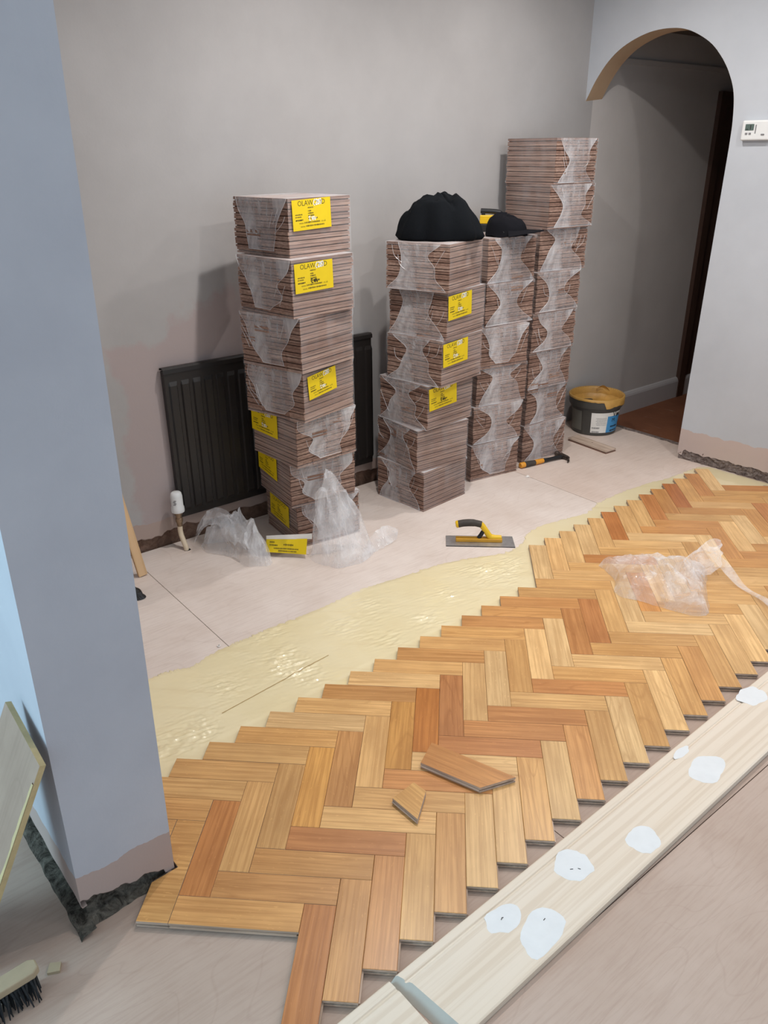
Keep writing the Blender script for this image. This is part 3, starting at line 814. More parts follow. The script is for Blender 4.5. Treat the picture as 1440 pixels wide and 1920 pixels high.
def label_lettering():
    mb = MB(); rg = random.Random(3); z = 0.0011
    add_text(mb, 'OLAWOOD', 0.0235, 0.0, 0.036, z)
    dash_line(mb, -0.018, 0.006, 0.0215, 0.0042, z, rg)
    for i, (y, w2) in enumerate(((0.011, 0.016), (0.0035, 0.022), (-0.004, 0.028), (-0.0135, 0.040))):
        if i: dash_line(mb, -0.076, -0.076 + 0.026 + 0.006 * (i % 2), y - 0.002, 0.0042, z, rg)
        dash_line(mb, -0.018, -0.018 + w2, y, 0.0046, z, rg)
    dash_line(mb, -0.076, -0.048, -0.0165, 0.0042, z, rg)
    add_text(mb, 'www.', 0.0095, -0.050, -0.0260, z); dash_line(mb, -0.037, 0.036, -0.0255, 0.0050, z, rg); add_text(mb, '.co.uk', 0.0095, 0.051, -0.0255, z)
    add_text(mb, 'www.', 0.0095, -0.044, -0.0370, z); dash_line(mb, -0.031, 0.052, -0.0365, 0.0050, z, rg)
    return mb.mesh('lettering', [M_INK], recalc=False)
ME_LET = label_lettering()
def scribble(pts_list, mat, wd=0.0016):
    mb = MB()
    for pts in pts_list:
        pts = catmull(pts, 5)
        L = []; Rr = []
        for i, p in enumerate(pts):
            a = pts[max(i - 1, 0)]; b = pts[min(i + 1, len(pts) - 1)]
            d = Vector((b[0] - a[0], b[1] - a[1])); d = d.normalized() if d.length > 1e-9 else Vector((1, 0)); nn_ = Vector((-d.y, d.x)) * wd
            L.append((p[0] + nn_.x, p[1] + nn_.y, 0.0016)); Rr.append((p[0] - nn_.x, p[1] - nn_.y, 0.0016))
        mb.grid([L, Rr])
    return mb.mesh('marker_writing', [mat], recalc=False)
NUM = [[(0.017, 0.047), (0.011, 0.040), (0.010, 0.032), (0.014, 0.026)], [(0.019, 0.042), (0.025, 0.046), (0.027, 0.040), (0.019, 0.029), (0.029, 0.030)], [(0.036, 0.046), (0.031, 0.042), (0.038, 0.036), (0.034, 0.029), (0.030, 0.034), (0.038, 0.043), (0.036, 0.046)], [(0.041, 0.048), (0.045, 0.040), (0.042, 0.028)]]
NUM2 = [[(-0.018, -0.010), (-0.010, -0.006), (-0.014, -0.018), (-0.006, -0.020)], [(-0.004, -0.008), (0.002, -0.020), (0.006, -0.008), (-0.003, -0.014), (0.008, -0.014)], [(0.010, -0.007), (0.011, -0.020), (0.018, -0.010)]]
ME_NUMW = scribble(NUM, M_MARKER); ME_NUM2W = scribble(NUM2, M_MARKER, 0.0013); ME_NUM2B = scribble(NUM2, M_BLACKMARK, 0.0014)
def sticker_mesh(curl=0.0):
    mb = MB(); rows = []
    for j in range(9):
        y = -LHT / 2 + LHT * j / 8
        r = []
        for i in range(15):
            x = -LWD / 2 + LWD * i / 14
            dz = 0.0004 + curl * max(0, (-(x + y * 0.9) - 0.105)) * 1.2
            r.append((x, y, 0.0006 + dz))
        rows.append(r)
    mb.grid(rows)
    # border and thickness
    return mb.mesh('label', [M_YELLOW], recalc=False)
ME_STK = sticker_mesh(0.0)

def film_mesh(hh, style, seed):
    """shrink film round a pack: sleeve over top and long sides, gathered tongue on the open end"""
    rg = random.Random(seed); mb = MB(); o = 0.0018
    x0, x1, y0, y1 = -0.146 - o, 0.146 + o, -0.147 - o, 0.147 + o; zt = hh - 0.0006 + 0.0
    nn = 10
    for (ys, sg) in ((y0, -1), (y1, 1)):
        rows = []
        for j in range(nn + 1):
            z = 0.001 + (zt - 0.001) * j / nn
            rows.append([(x0 + (x1 - x0) * i / 14, ys + sg * 0.0014 * (0.5 + nz(i * 0.6 + seed, j * 0.8, ys * 9)), z) for i in range(15)])
        mb.grid(rows, 0)
    mb.grid([[(x0 + (x1 - x0) * i / 8, y0 + (y1 - y0) * j / 8, zt + 0.0002) for i in range(9)] for j in range(9)], 3)
    # open ends: a band along the edges and the gathered tongue
    for xs, sg in ((x0, -1), (x1, 1)):
        hw = y1
        # edge band
        base = {'shield': [0.30, 0.52, 0.62, 0.78, 0.97], 'bell': [0.93, 0.66, 0.45, 0.36, 0.72], 'waist': [0.88, 0.55, 0.42, 0.58, 0.95]}[style]
        zlo = {'shield': 0.10, 'bell': 0.01, 'waist': 0.03}[style]
        def side_():
            c_ = [min(0.98, max(0.18, v_ + rg.uniform(-0.16, 0.16))) for v_ in base]
            return catmull([(c_[k_], k_ / 4) for k_ in range(5)], 5)
        le, ri = side_(), side_()
        pr = [((le[k_][0] + ri[k_][0]) / 2 * hw, zt * (zlo + (0.995 - zlo) * k_ / (len(le) - 1))) for k_ in range(len(le))]
        offl = rg.uniform(-0.14, 0.14) * hw
        rows = []; el = []; er = []
        for j, (wv, zz) in enumerate(pr):
            sk = offl * math.sin(PI * j / (len(pr) - 1))
            a = -le[j][0] * hw + sk * 0.4; b = ri[j][0] * hw + sk * 0.4
            a = max(a, -hw); b = min(b, hw)
            row = []
            for i in range(13):
                y = a + (b - a) * i / 12
                row.append((xs + sg * (0.0012 + 0.0022 * abs(nz(y * 40 + seed, zz * 50, seed * 1.3)) ), y, zz))
            rows.append(row); el.append((xs + sg * 0.003, a, zz)); er.append((xs + sg * 0.003, b, zz))
        mb.grid(rows, 1)
        for edge in (el, er):
            mb.tube(edge, 0.0008, 5, 2)
        mb.tube(catmull([rows[0][i] for i in range(0, 13, 2)], 3), 0.0010, 5, 2)
        # clear film left over the rest of the end, pulled in by the shrinking
        mb.grid([[(xs, y0 + (y1 - y0) * i / 8, z) for i in range(9)] for z in (0.001, zt * 0.06)], 0)
        mb.grid([[(xs, y0 + (y1 - y0) * i / 8, z) for i in range(9)] for z in (zt * 0.93, zt)], 0)
        # loose strings of stretched film
        for q in range(3):
            ya = rg.choice((-1, 1)) * rg.uniform(0.5, 0.95) * hw; za = rg.uniform(0.55, 0.95) * zt
            pts = [(xs + sg * 0.004, ya, za), (xs + sg * 0.005, ya * 0.9, za - 0.03 * rg.uniform(0.5, 1.5)), (xs + sg * 0.004, ya * rg.uniform(0.55, 0.75), za - rg.uniform(0.05, 0.09))]
            pts = [(p[0], p[1], max(p[2], 0.004)) for p in pts]
            mb.tube(catmull(pts, 5), 0.0008, 4, 2)
    return mb.mesh('shrink_film', [M_FILM, M_HAZE, M_RIM, M_TOPFILM], recalc=False)

ordn = ['bottom', 'second', 'third', 'fourth', 'fifth', 'sixth', 'seventh', 'eighth']
names = {'A': 'leftmost stack', 'B': 'stack under black jacket', 'C': 'stack under black cap', 'D': 'tallest stack'}
rgp = random.Random(21)
def add_label(pk, face, along, top, hh, mark, tilt=0.0, scale=1.0):
    """face 'front' is the -Y side, 'back' the +Y side; along = distance of label start from the corner"""
    off = 0.1515
    zc = hh - top - LHT * scale / 2
    if face == 'front':
        loc = (-S / 2 + along + LWD * scale / 2, -off, zc); rot = (PI / 2, tilt, 0)
    else:
        loc = (S / 2 - along - LWD * scale / 2, off, zc); rot = (PI / 2, tilt, PI)
    lb = inst('label', ME_STK, pk, loc, rot); lb['label'] = 'yellow printed label'
    lb.scale = (scale, scale, 1)
    inst('lettering', ME_LET, lb)
    if mark in ('w', 'b'):
        inst('marker_writing', ME_NUMW, lb)
        inst('marker_writing', ME_NUM2W if mark == 'w' else ME_NUM2B, lb)
    return lb
for st in 'ABCD':
    n = len(PACKS[st])
    for i, (x, y, th, z, hh) in enumerate(PACKS[st]):
        endright = (st == 'A' and i < 3) or st in 'CD'
        rz = math.radians(th + (90 if endright else 0))
        pk = empty('parquet_pack', (x, y, z), rz)
        pos = 'topmost' if i == n - 1 else ('bottom' if i == 0 else ordn[i] + ' from the bottom')
        extra = ''
        if (st, i) in (('A', 1), ('A', 2), ('A', 3), ('A', 5), ('A', 6), ('B', 2), ('B', 3), ('B', 4)): extra = ' with yellow label'
        tag(pk, 'film-wrapped oak block pack' + extra + ', ' + pos + ' in ' + names[st], 'pack', 'wrapped packs of parquet blocks')
        lh = hh / NL
        me = min(ME_PB, key=lambda m_: abs(max(v.co.z for v in m_.vertices) / 0.97 - lh))
        sc = lh / (max(v.co.z for v in me.vertices) / 0.97)
        for l in range(NL):
            jx = rgp.uniform(-0.0025, 0.0025); jy = rgp.uniform(-0.0012, 0.0012)
            flip = rgp.random() < 0.4
            for c in range(4):
                b = inst('parquet_block', me, pk, (jx + rgp.uniform(-0.0022, 0.0022), (c - 1.5) * PBW * 0.995 + jy, l * lh + 0.0002))
                b.scale = (1, 1, sc * 0.985)
                if flip: b.rotation_euler = (PI, 0, 0); b.location.z += lh * 0.955
        style = {'A': 'shield', 'B': 'bell', 'C': 'shield', 'D': 'waist'}[st]
        if st in 'CD' and i % 3 == 1: style = 'waist'
        if st in 'CD' and i % 3 == 2: style = 'bell'
        fm = film_mesh(hh, style, 10 * (ord(st) - 60) + i)
        inst('shrink_film', fm, pk)
        if st == 'A':
            if i == 6: add_label(pk, 'front', 0.018, 0.004, hh, 'w', -0.03)
            if i == 5: add_label(pk, 'front', 0.012, 0.012, hh, 'b', -0.02)
            if i == 3: add_label(pk, 'front', 0.024, 0.015, hh, 'w', -0.08, 0.90)
            if i == 2: add_label(pk, 'back', 0.004, 0.004, hh, 'w', 0.02)
            if i == 1: add_label(pk, 'back', 0.006, 0.006, hh, 'n', 0.05)
            if i == 0: add_label(pk, 'back', 0.05, 0.03, hh, 'n', 0.05)
        if st == 'B':
            if i == 4: add_label(pk, 'front', 0.004, 0.012, hh, 'w', -0.03)
            if i == 3: add_label(pk, 'front', 0.006, 0.012, hh, 'w', -0.03)
            if i == 2: add_label(pk, 'front', 0.006, 0.008, hh, 'b', -0.05)

# ================================================================== RADIATOR
rad = empty('radiator', W(0.03, 0.0)); tag(rad, 'black ribbed panel radiator on the back wall behind the pack stacks', 'radiator')
R0 = rad.location
s0, s1, zl, zh = 0.030, 1.035, 0.118, 0.735
def rw(s, z, o): return W(s, z, o) - R0
mb = MB(); cols = []
s = s0
pitch = 0.0502
while s < s1 - 1e-6:
    for (f, o) in ((0.0, 0.0), (0.26, 0.0), (0.36, 0.007), (0.90, 0.007)):
        cols.append((min(s + f * pitch, s1), o))
    s += pitch
cols.append((s1, 0.0))
zp = [(zl, 0.040, 0.0), (zl + 0.004, 0.047, 0.0), (zl + 0.030, 0.048, 0.0), (zl + 0.044, 0.048, 1.0), (zh - 0.060, 0.048, 1.0), (zh - 0.044, 0.048, 0.0), (zh - 0.004, 0.048, 0.0), (zh, 0.044, 0.0), (zh, 0.020, 0.0), (zl, 0.020, 0.0), (zl, 0.040, 0.0)]
mb.grid([[rw(s, z, o + ro * k) for (z, o, k) in zp] for (s, ro) in cols])
mb.face([rw(s0, z, o) for (z, o, k) in zp[:-1]]); mb.face([rw(s1, z, o) for (z, o, k) in zp[:-1]])
mb.build('front_panel', M_RAD, rad)
mb = MB()
mb.grid([[rw(s_, zh + 0.001, 0.018), rw(s_, zh + 0.010, 0.020), rw(s_, zh + 0.012, 0.044), rw(s_, zh + 0.006, 0.052), rw(s_, zh - 0.010, 0.053), rw(s_, zh - 0.010, 0.049)] for s_ in (s0 - 0.004, s1 + 0.004)])
mb.build('top_rail', M_RAD, rad)
for s_ in (s0 + 0.15, s1 - 0.15):
    mb = MB(); mb.obox(rw(s_, 0.45, 0.0165), WD, WN, (0, 0, 1), 0.015, 0.0035, 0.20); mb.build('wall_bracket', M_RAD, rad)
vb = rw(0.006, 0.0, 0.052)
tv = Vector((-0.383, 1.318, 0)) - R0
mb = MB(); mb.lathe([(0.0, 0.165), (0.026, 0.165), (0.027, 0.170), (0.0265, 0.185), (0.024, 0.190), (0.024, 0.232), (0.021, 0.247), (0.016, 0.251), (0.0, 0.252)], tv, 28, cap=False)
kn = mb.build('valve_knob', M_WHITEP, rad, auto=40)
for k in range(4):
    mb = MB(); a = math.radians(-95 + 0)
    mb.obox(tv + Vector((0.0248 * math.cos(a) + 0.003 * (k % 2), 0.0248 * math.sin(a), 0.212 + 0.006 * (k - 1.5))), (1, 0, 0), (0, 1, 0), (0, 0, 1), 0.005, 0.0008, 0.0014); mb.build('dial_mark', M_BTN, kn)
mb = MB()
mb.lathe([(0.0, 0.100), (0.011, 0.100), (0.012, 0.118), (0.015, 0.120), (0.015, 0.135), (0.012, 0.138), (0.013, 0.150), (0.017, 0.152), (0.017, 0.1648), (0.0, 0.1648)], tv, 16, cap=False)
mb.tube([tv + Vector((0, 0, 0.140)), tv * 0.4 + rw(0.03, 0.140, 0.034) * 0.6 * 1.0 + Vector((0, 0, 0.140 * 0.4)), rw(0.034, 0.140, 0.034)], 0.011, 10)
mb.build('valve_body', M_BRASS, rad, auto=40)
mb = MB(); mb.tube(catmull([tv + Vector((0, 0, 0.102)), tv + Vector((0.0, -0.002, 0.07)), tv + Vector((0.012, -0.012, 0.035)), tv + Vector((0.022, -0.020, 0.012)), tv + Vector((0.022, -0.021, 0.0008))], 5), 0.0105, 12)
mb.build('feed_pipe', M_PIPE, rad, auto=50)
mb = MB(); mb.prism([(0.0125 * math.cos(a) + tv.x + 0.024 + 0.004 * math.cos(a * 2), 0.0135 * math.sin(a) + tv.y - 0.019) for a in [2 * PI * k / 12 for k in range(12)]], 0.0002, 0.0009)
mb.build('pipe_hole', M_DARKHOLE, rad)

# ================================================================== JACKET, CAP, TOOL on the stacks
def heap(name, c, hx, hy, hz, prof, mat, seg=84, rings=30):
    """soft bundle: superellipse footprint, skyline prof(px), folded under at the rim"""
    mb = MB(); rows = []
    P_ = catmull(prof, 8)
    def sky(x):
        for (x0, z0), (x1, z1) in zip(P_, P_[1:]):
            if x0 <= x <= x1: return z0 + (z1 - z0) * (x - x0) / max(1e-9, x1 - x0)
        return P_[0][1] if x < P_[0][0] else P_[-1][1]
    for j in range(rings + 1):
        r = 1 - j / rings
        row = []
        for i in range(seg):
            a = 2 * PI * i / seg
            ca, sa = math.cos(a), math.sin(a)
            k = (abs(ca) ** 2.6 + abs(sa) ** 2.6) ** (-1 / 2.6)
            px, py = ca * k * r, sa * k * r
            v = Vector((px * 2.0 + 3, py * 2.0, 1.3))
            edge = max(0.0, 1 - r ** 4.5) ** 0.5
            front = 1.0 if py < 0 else 1 - 0.25 * py
            z = sky(px) * edge * front
            # creases: fabric folded over itself
            fold = 0.10 * (1 - abs(noise.noise(v * 1.6)) * 2.4) * edge
            line = px - 0.02 + 0.55 * (py + 0.1)
            fold -= 0.16 * math.exp(-(line / 0.045) ** 2) * edge * (py < 0.05) * (py > -0.75)
            line2 = px + 0.62 - 0.25 * py
            fold -= 0.13 * math.exp(-(line2 / 0.05) ** 2) * edge * (py < 0.3)
            bulge = 1 + 0.13 * noise.noise(v * 1.5 + Vector((0, 4, 0)))
            z *= 1 + 0.16 * noise.noise(v * 1.25 + Vector((7, 1, 2))) * edge
            row.append((px * hx * bulge, py * hy * bulge, hz * max(0.02 if r > 0.99 else 0.05, z * (1 + fold * 0.8))))
        rows.append(row)
    base = [(p[0] * 0.95, p[1] * 0.95, -0.0005) for p in rows[0]]
    mid = [(p[0] * 1.01, p[1] * 1.01, 0.25 * hz * 0.3) for p in rows[0]]
    mb.grid([base, mid] + rows[1:], close=True)
    mb.face(base[::-1])
    me = mb.mesh(name, [mat], True)
    o = bpy.data.objects.new(name, me); COL.objects.link(o)
    o.location = c
    return o
jk = heap('jacket', (0.648, 1.940, 1.1625), 0.178, 0.125, 0.168, [(-1.0, 0.52), (-0.85, 0.66), (-0.6, 0.80), (-0.3, 0.91), (-0.08, 0.95), (0.02, 1.00), (0.12, 1.01), (0.22, 0.95), (0.45, 0.88), (0.65, 0.76), (0.85, 0.56), (1.0, 0.34)], M_CLOTH)
tag(jk, 'bundled black fleece jacket heaped on top of a pack stack', 'jacket')
cap = empty('cap', (0.945, 2.262, 1.1445), math.radians(-24)); cap.scale = (1.12, 1.12, 1.05); tag(cap, 'black cotton cap with paint flecks lying on a pack stack', 'cap')
mb = MB(); rows = []
for j in range(15):
    t_ = j / 14
    rows.append([((0.086 * math.cos(t_ * PI / 2) ** 0.6 * math.cos(a)) * (1 + 0.05 * nz(a * 1.3, t_ * 3)), (0.072 * math.cos(t_ * PI / 2) ** 0.6 * math.sin(a)) * (1 + 0.06 * nz(a * 1.1 + 4, t_ * 3)), 0.001 + 0.082 * math.sin(t_ * PI / 2) * (1 - 0.12 * math.cos(a)) + 0.008 * nz(a * 2, t_ * 4, 2.0)) for a in [2 * PI * k / 40 for k in range(40)]])
mb.grid(rows, close=True); mb.build('crown', M_CAP, cap, smooth=True)
mb = MB(); top = []; bo = []
for j in range(7):
    r = 0.070 + 0.075 * j / 6
    row = []
    for k in range(17):
        a = math.radians(-66 + 132 * k / 16)
        rr = 0.075 + (r - 0.070) * math.cos(a * 0.85)
        row.append((rr * math.cos(a) * 1.02, 0.92 * rr * math.sin(a), 0.022 - 0.016 * (a ** 2) * (j / 6) ** 0.5 + 0.004))
    top.append(row); bo.append([(p[0], p[1], p[2] - 0.004) for p in row])
mb.grid(top); mb.grid(bo); mb.grid([top[-1], bo[-1]])
mb.build('brim', M_CAP, cap, smooth=True)
mb = MB(); mb.lathe([(0.0, 0.083), (0.006, 0.082), (0.007, 0.079)], (0, 0, 0), 12, cap=False); mb.build('button', M_CAP, cap)

tool = empty('hand_tool', (0.885, 2.470, 1.1425), math.radians(-8)); tag(tool, 'small yellow and black hand tool standing behind the black cap', 'tool')
mb = MB(); mb.prism([(-0.052, -0.022), (0.030, -0.022), (0.030, 0.022), (-0.052, 0.022)], 0.036, 0.074); o = mb.build('yellow_case', M_TYEL, tool); bevel(o.data, 0.004, 2)
mb = MB(); mb.prism([(-0.050, -0.020), (0.034, -0.020), (0.034, 0.020), (-0.050, 0.020)], 0.0, 0.0362); o = mb.build('black_case', M_BLACKT, tool); bevel(o.data, 0.005, 2)
mb = MB(); mb.tube(catmull([(-0.050, 0, 0.092), (0.0, 0, 0.090), (0.034, 0, 0.086), (0.046, 0, 0.074), (0.050, 0, 0.040), (0.050, 0, 0.004)], 5), 0.0115, 12, flat=1.2, up=(0, 1, 0)); mb.build('grip', M_BLACKT, tool, auto=50)
mb = MB(); mb.prism([(-0.046, -0.012), (-0.030, -0.012), (-0.030, 0.012), (-0.046, 0.012)], 0.0735, 0.086); mb.build('lock_button', M_BLACKT, tool)

# ================================================================== TUB, BLOCK, HAMMER
BC = Vector((1.560, 2.962, 0.0))
tub = empty('adhesive_tub', BC); tag(tub, 'grey plastic tub of parquet adhesive with smeared rim by the archway', 'tub')
mb = MB(); mb.lathe([(0.0, 0.0), (0.120, 0.0), (0.125, 0.006), (0.126, 0.018), (0.1265, 0.020), (0.138, 0.150), (0.139, 0.152), (0.139, 0.160), (0.150, 0.163), (0.153, 0.172), (0.154, 0.205), (0.156, 0.207), (0.156, 0.215), (0.150, 0.217), (0.147, 0.212), (0.142, 0.150), (0.0, 0.146)], seg=56, cap=False)
mb.build('body', M_TUB, tub, auto=35)
def wrap(mb, r0, r1, a0, a1, z0, z1, m=0, n=16, e=0.0012):
    mb.grid([[((r0 + (r1 - r0) * f + e) * math.cos(a0 + (a1 - a0) * i / n), (r0 + (r1 - r0) * f + e) * math.sin(a0 + (a1 - a0) * i / n), z0 + (z1 - z0) * f) for i in range(n + 1)] for f in (0, 0.5, 1)], m)
rad_ = lambda d: math.radians(d)
def rz_(z): return 0.1265 + (0.138 - 0.1265) * (z - 0.020) / 0.13
mb = MB(); wrap(mb, rz_(0.024), rz_(0.142), rad_(190), rad_(228), 0.024, 0.142); mb.build('label', M_TUBLIGHT, tub)
mb = MB(); wrap(mb, rz_(0.018), rz_(0.140), rad_(252), rad_(292), 0.020, 0.140); lw_ = mb.build('label', M_PAPERW, tub)
mb = MB(); wrap(mb, rz_(0.020), rz_(0.118), rad_(292), rad_(336), 0.020, 0.118); lb_ = mb.build('label', M_BLUE, tub)
mb = MB(); wrap(mb, rz_(0.118), rz_(0.140), rad_(292), rad_(336), 0.118, 0.140); mb.build('label', M_PAPERW, tub)
def on_tub(mbx, a_c, z_c, e=0.0022):
    for k, (x, y, z) in enumerate(mbx.v):
        a = rad_(a_c) + x / 0.135
        r = rz_(z_c + y) + e
        mbx.v[k] = (r * math.cos(a), r * math.sin(a), z_c + y)
mb = MB(); add_text(mb, 'V', 0.040, -0.018, 0.0, 0, sx=1.0); dash_line(mb, -0.002, 0.030, -0.004, 0.020, 0, random.Random(1)); on_tub(mb, 318, 0.127); mb.build('lettering', M_BLACKMARK, tub)
mb = MB(); add_text(mb, 'M.', 0.030, -0.012, 0.018, 0); rg = random.Random(5)
for yy in (-0.020, -0.045): dash_line(mb, -0.030, 0.030, yy, 0.009, 0, rg)
on_tub(mb, 316, 0.075); mb.build('lettering', M_BLACKMARK, lb_)
mb = MB()
for k in range(6): dash_line(mb, -0.020 + 0.006 * (k % 2), 0.042, 0.030 - 0.008 * k, 0.0022, 0, rg)
dash_line(mb, -0.040, 0.004, -0.028, 0.009, 0, rg); dash_line(mb, -0.040, 0.004, -0.052, 0.008, 0, rg)
on_tub(mb, 272, 0.078); mb.build('lettering', M_BTN, lw_)
mb = MB(); rows = []
for j in range(10):
    r = 0.1425 * j / 9
    rows.append([(r * math.cos(a), r * math.sin(a), 0.150 + 0.012 * nz(r * 22 * math.cos(a), r * 22 * math.sin(a), 2) + (0.03 if j == 9 else 0.0)) for a in [2 * PI * k / 36 for k in range(36)]])
mb.grid(rows, close=True); mb.build('adhesive_fill', M_GLUEDRY, tub, smooth=True)
# smears over the rim
mb = MB(); rows = []
for i in range(61):
    a = 2 * PI * i / 60
    low = 0.206 - 0.006 * abs(nz(a * 4, 1.0))
    if 276 < math.degrees(a) < 350: low = 0.180 - 0.026 * abs(nz(a * 9, 3.0)) * 1.6
    rows.append([(0.1435 * math.cos(a), 0.1435 * math.sin(a), 0.175), (0.1462 * math.cos(a), 0.1462 * math.sin(a), 0.212), (0.152 * math.cos(a), 0.152 * math.sin(a), 0.2195), (0.1575 * math.cos(a), 0.1575 * math.sin(a), 0.2150), (0.1568 * math.cos(a), 0.1568 * math.sin(a), max(low, 0.168))])
mb.grid(rows); mb.build('adhesive_smear', M_GLUEDRY, tub, smooth=True)
mb = MB(); rows = []
for i in range(9):
    f = i / 8
    rows.append([(0.02 + 0.07 * f, 0.128 - 0.05 * f * f + 0.006 * k, 0.205 + 0.028 * math.sin(PI * f) * (1 - 0.3 * k) + 0.004 * nz(i * 1.0, k)) for k in range(3)])
mb.grid(rows); mb.build('adhesive_smear', M_GLUEDRY, tub, smooth=True)

pb = empty('parquet_block', (1.5043, 2.6735, 0.0), math.atan2(2.532 - 2.746, 1.56 - 1.385))
tag(pb, 'single unfinished oak block lying flat in front of the grey tub', 'block')
mb = MB(); mb.box((-0.137, -0.040, 0.0), (0.137, 0.040, 0.0055), 0); mb.box((-0.1335, -0.0365, 0.0055), (0.1335, 0.0365, 0.0095), 1); mb.build('base_layer', [M_RAW, M_GROOVE], pb, recalc=False)
mb = MB(); mb.box((-0.137, -0.040, 0.0096), (0.137, 0.040, 0.0175), 0); mb.build('top_layer', [M_RAWPALE], pb, recalc=False)
mb = MB(); mb.lathe([(0.0, 0.0179), (0.004, 0.0178)], (0.0, 0.005, 0), 8, cap=False); mb.build('knot', M_GROOVE, pb)

hd = Vector((1.335 - 1.082, 2.475 - 2.306, 0)).normalized(); hn = Vector((-hd.y, hd.x, 0))
ham = empty('claw_hammer', (1.084, 2.303, 0)); tag(ham, 'claw hammer with orange and black handle lying at the foot of the tallest stack', 'hammer')
def hp(a, b, z): return tuple(hd * a + hn * b + Vector((0, 0, z)))
mb = MB(); mb.tube([hp(0.0, 0, 0.0165), hp(0.004, 0, 0.0165), hp(0.028, 0, 0.0165)], [0.013, 0.0155, 0.0155], 12, flat=0.95); mb.build('butt', M_ORANGE, ham, auto=50)
mb = MB(); mb.tube([hp(0.0281, 0, 0.0165), hp(0.06, 0, 0.0165), hp(0.095, 0, 0.0155)], [0.0160, 0.0150, 0.0140], 12, flat=0.95); mb.build('grip', M_GRIP, ham, auto=50)
mb = MB(); mb.tube([hp(0.0951, 0, 0.0155), hp(0.15, 0, 0.0150)], [0.0145, 0.0128], 12, flat=0.95); mb.build('handle_band', M_ORANGE, ham, auto=50)
mb = MB(); mb.tube([hp(0.1501, 0, 0.0150), hp(0.20, 0, 0.0145), hp(0.272, 0, 0.0145)], [0.0115, 0.0095, 0.0105], 10); mb.build('shaft', M_BLACKT, ham, auto=50)
mb = MB()
mb.tube([hp(0.285, 0.052, 0.0145), hp(0.285, 0.040, 0.0145), hp(0.285, 0.036, 0.0145), hp(0.285, 0.018, 0.0145), hp(0.285, 0.012, 0.0145), hp(0.285, -0.012, 0.0145)], [0.0138, 0.0140, 0.0105, 0.0105, 0.0140, 0.0140], 14)
hh_ = mb.build('head', M_HAMHEAD, ham, auto=50)
for sg in (-1, 1):
    mb = MB(); mb.tube(catmull([hp(0.285, -0.010, 0.0145 + sg * 0.005), hp(0.288, -0.032, 0.0145 + sg * 0.006), hp(0.280, -0.052, 0.0145 + sg * 0.007), hp(0.262, -0.066, 0.0145 + sg * 0.0075)], 4), [0.0075] * 4 + [0.006] * 4 + [0.0045] * 4 + [0.003], 8); mb.build('claw', M_HAMHEAD, hh_, auto=50)

# ================================================================== TROWEL
tr = empty('trowel', (0.853, 1.452, 0.0), math.radians(1.2)); tag(tr, 'steel finishing trowel with yellow and black handle lying on the plywood', 'trowel')
mb = MB(); mb.prism([(-0.143, -0.050), (0.143, -0.050), (0.139, 0.050), (-0.143, 0.046)], 0.0008, 0.0026); mb.build('blade', M_STEEL, tr)
mb = MB(); mb.prism([(-0.143, -0.0515), (0.143, -0.0515), (0.143, -0.0502), (-0.143, -0.0502)], 0.0003, 0.0030); mb.build('blade_edge', M_BLACKT, tr)
mb = MB(); mb.prism([(-0.102, -0.014), (0.092, -0.014), (0.092, 0.014), (-0.102, 0.014)], 0.0027, 0.018); o = mb.build('spine', M_TYELD, tr); bevel(o.data, 0.003, 2)
mb = MB(); mb.tube(catmull([(0.088, 0, 0.020), (0.055, 0, 0.021), (0.040, 0, 0.026), (0.026, 0, 0.045), (0.008, 0, 0.072), (-0.002, 0, 0.082)], 5), [0.011] * 5 + [0.0125] * 21, 12, flat=0.9, up=(0, 1, 0)); mb.build('handle_post', M_TYEL, tr, auto=50)
mb = MB(); mb.tube(catmull([(0.002, 0, 0.080), (-0.030, 0, 0.0865), (-0.065, 0, 0.0855), (-0.093, 0, 0.080)], 5), [0.0140] * 5 + [0.0152] * 11, 14, flat=1.0, up=(0, 1, 0)); mb.build('grip', M_GRIP, tr, auto=50)
mb = MB(); mb.tube([(-0.093, 0, 0.080), (-0.101, 0, 0.0785), (-0.104, 0, 0.078)], [0.0154, 0.0150, 0.011], 14, up=(0, 1, 0)); mb.build('handle_end', M_TYEL, tr, auto=50)
mb = MB(); mb.tube(catmull([(0.020, 0, 0.050), (0.010, 0, 0.045), (0.004, 0, 0.034), (-0.006, 0, 0.018)], 4), [0.009] * 13, 10, up=(0, 1, 0)); mb.build('handle_web', M_BLACKT, tr, auto=50)

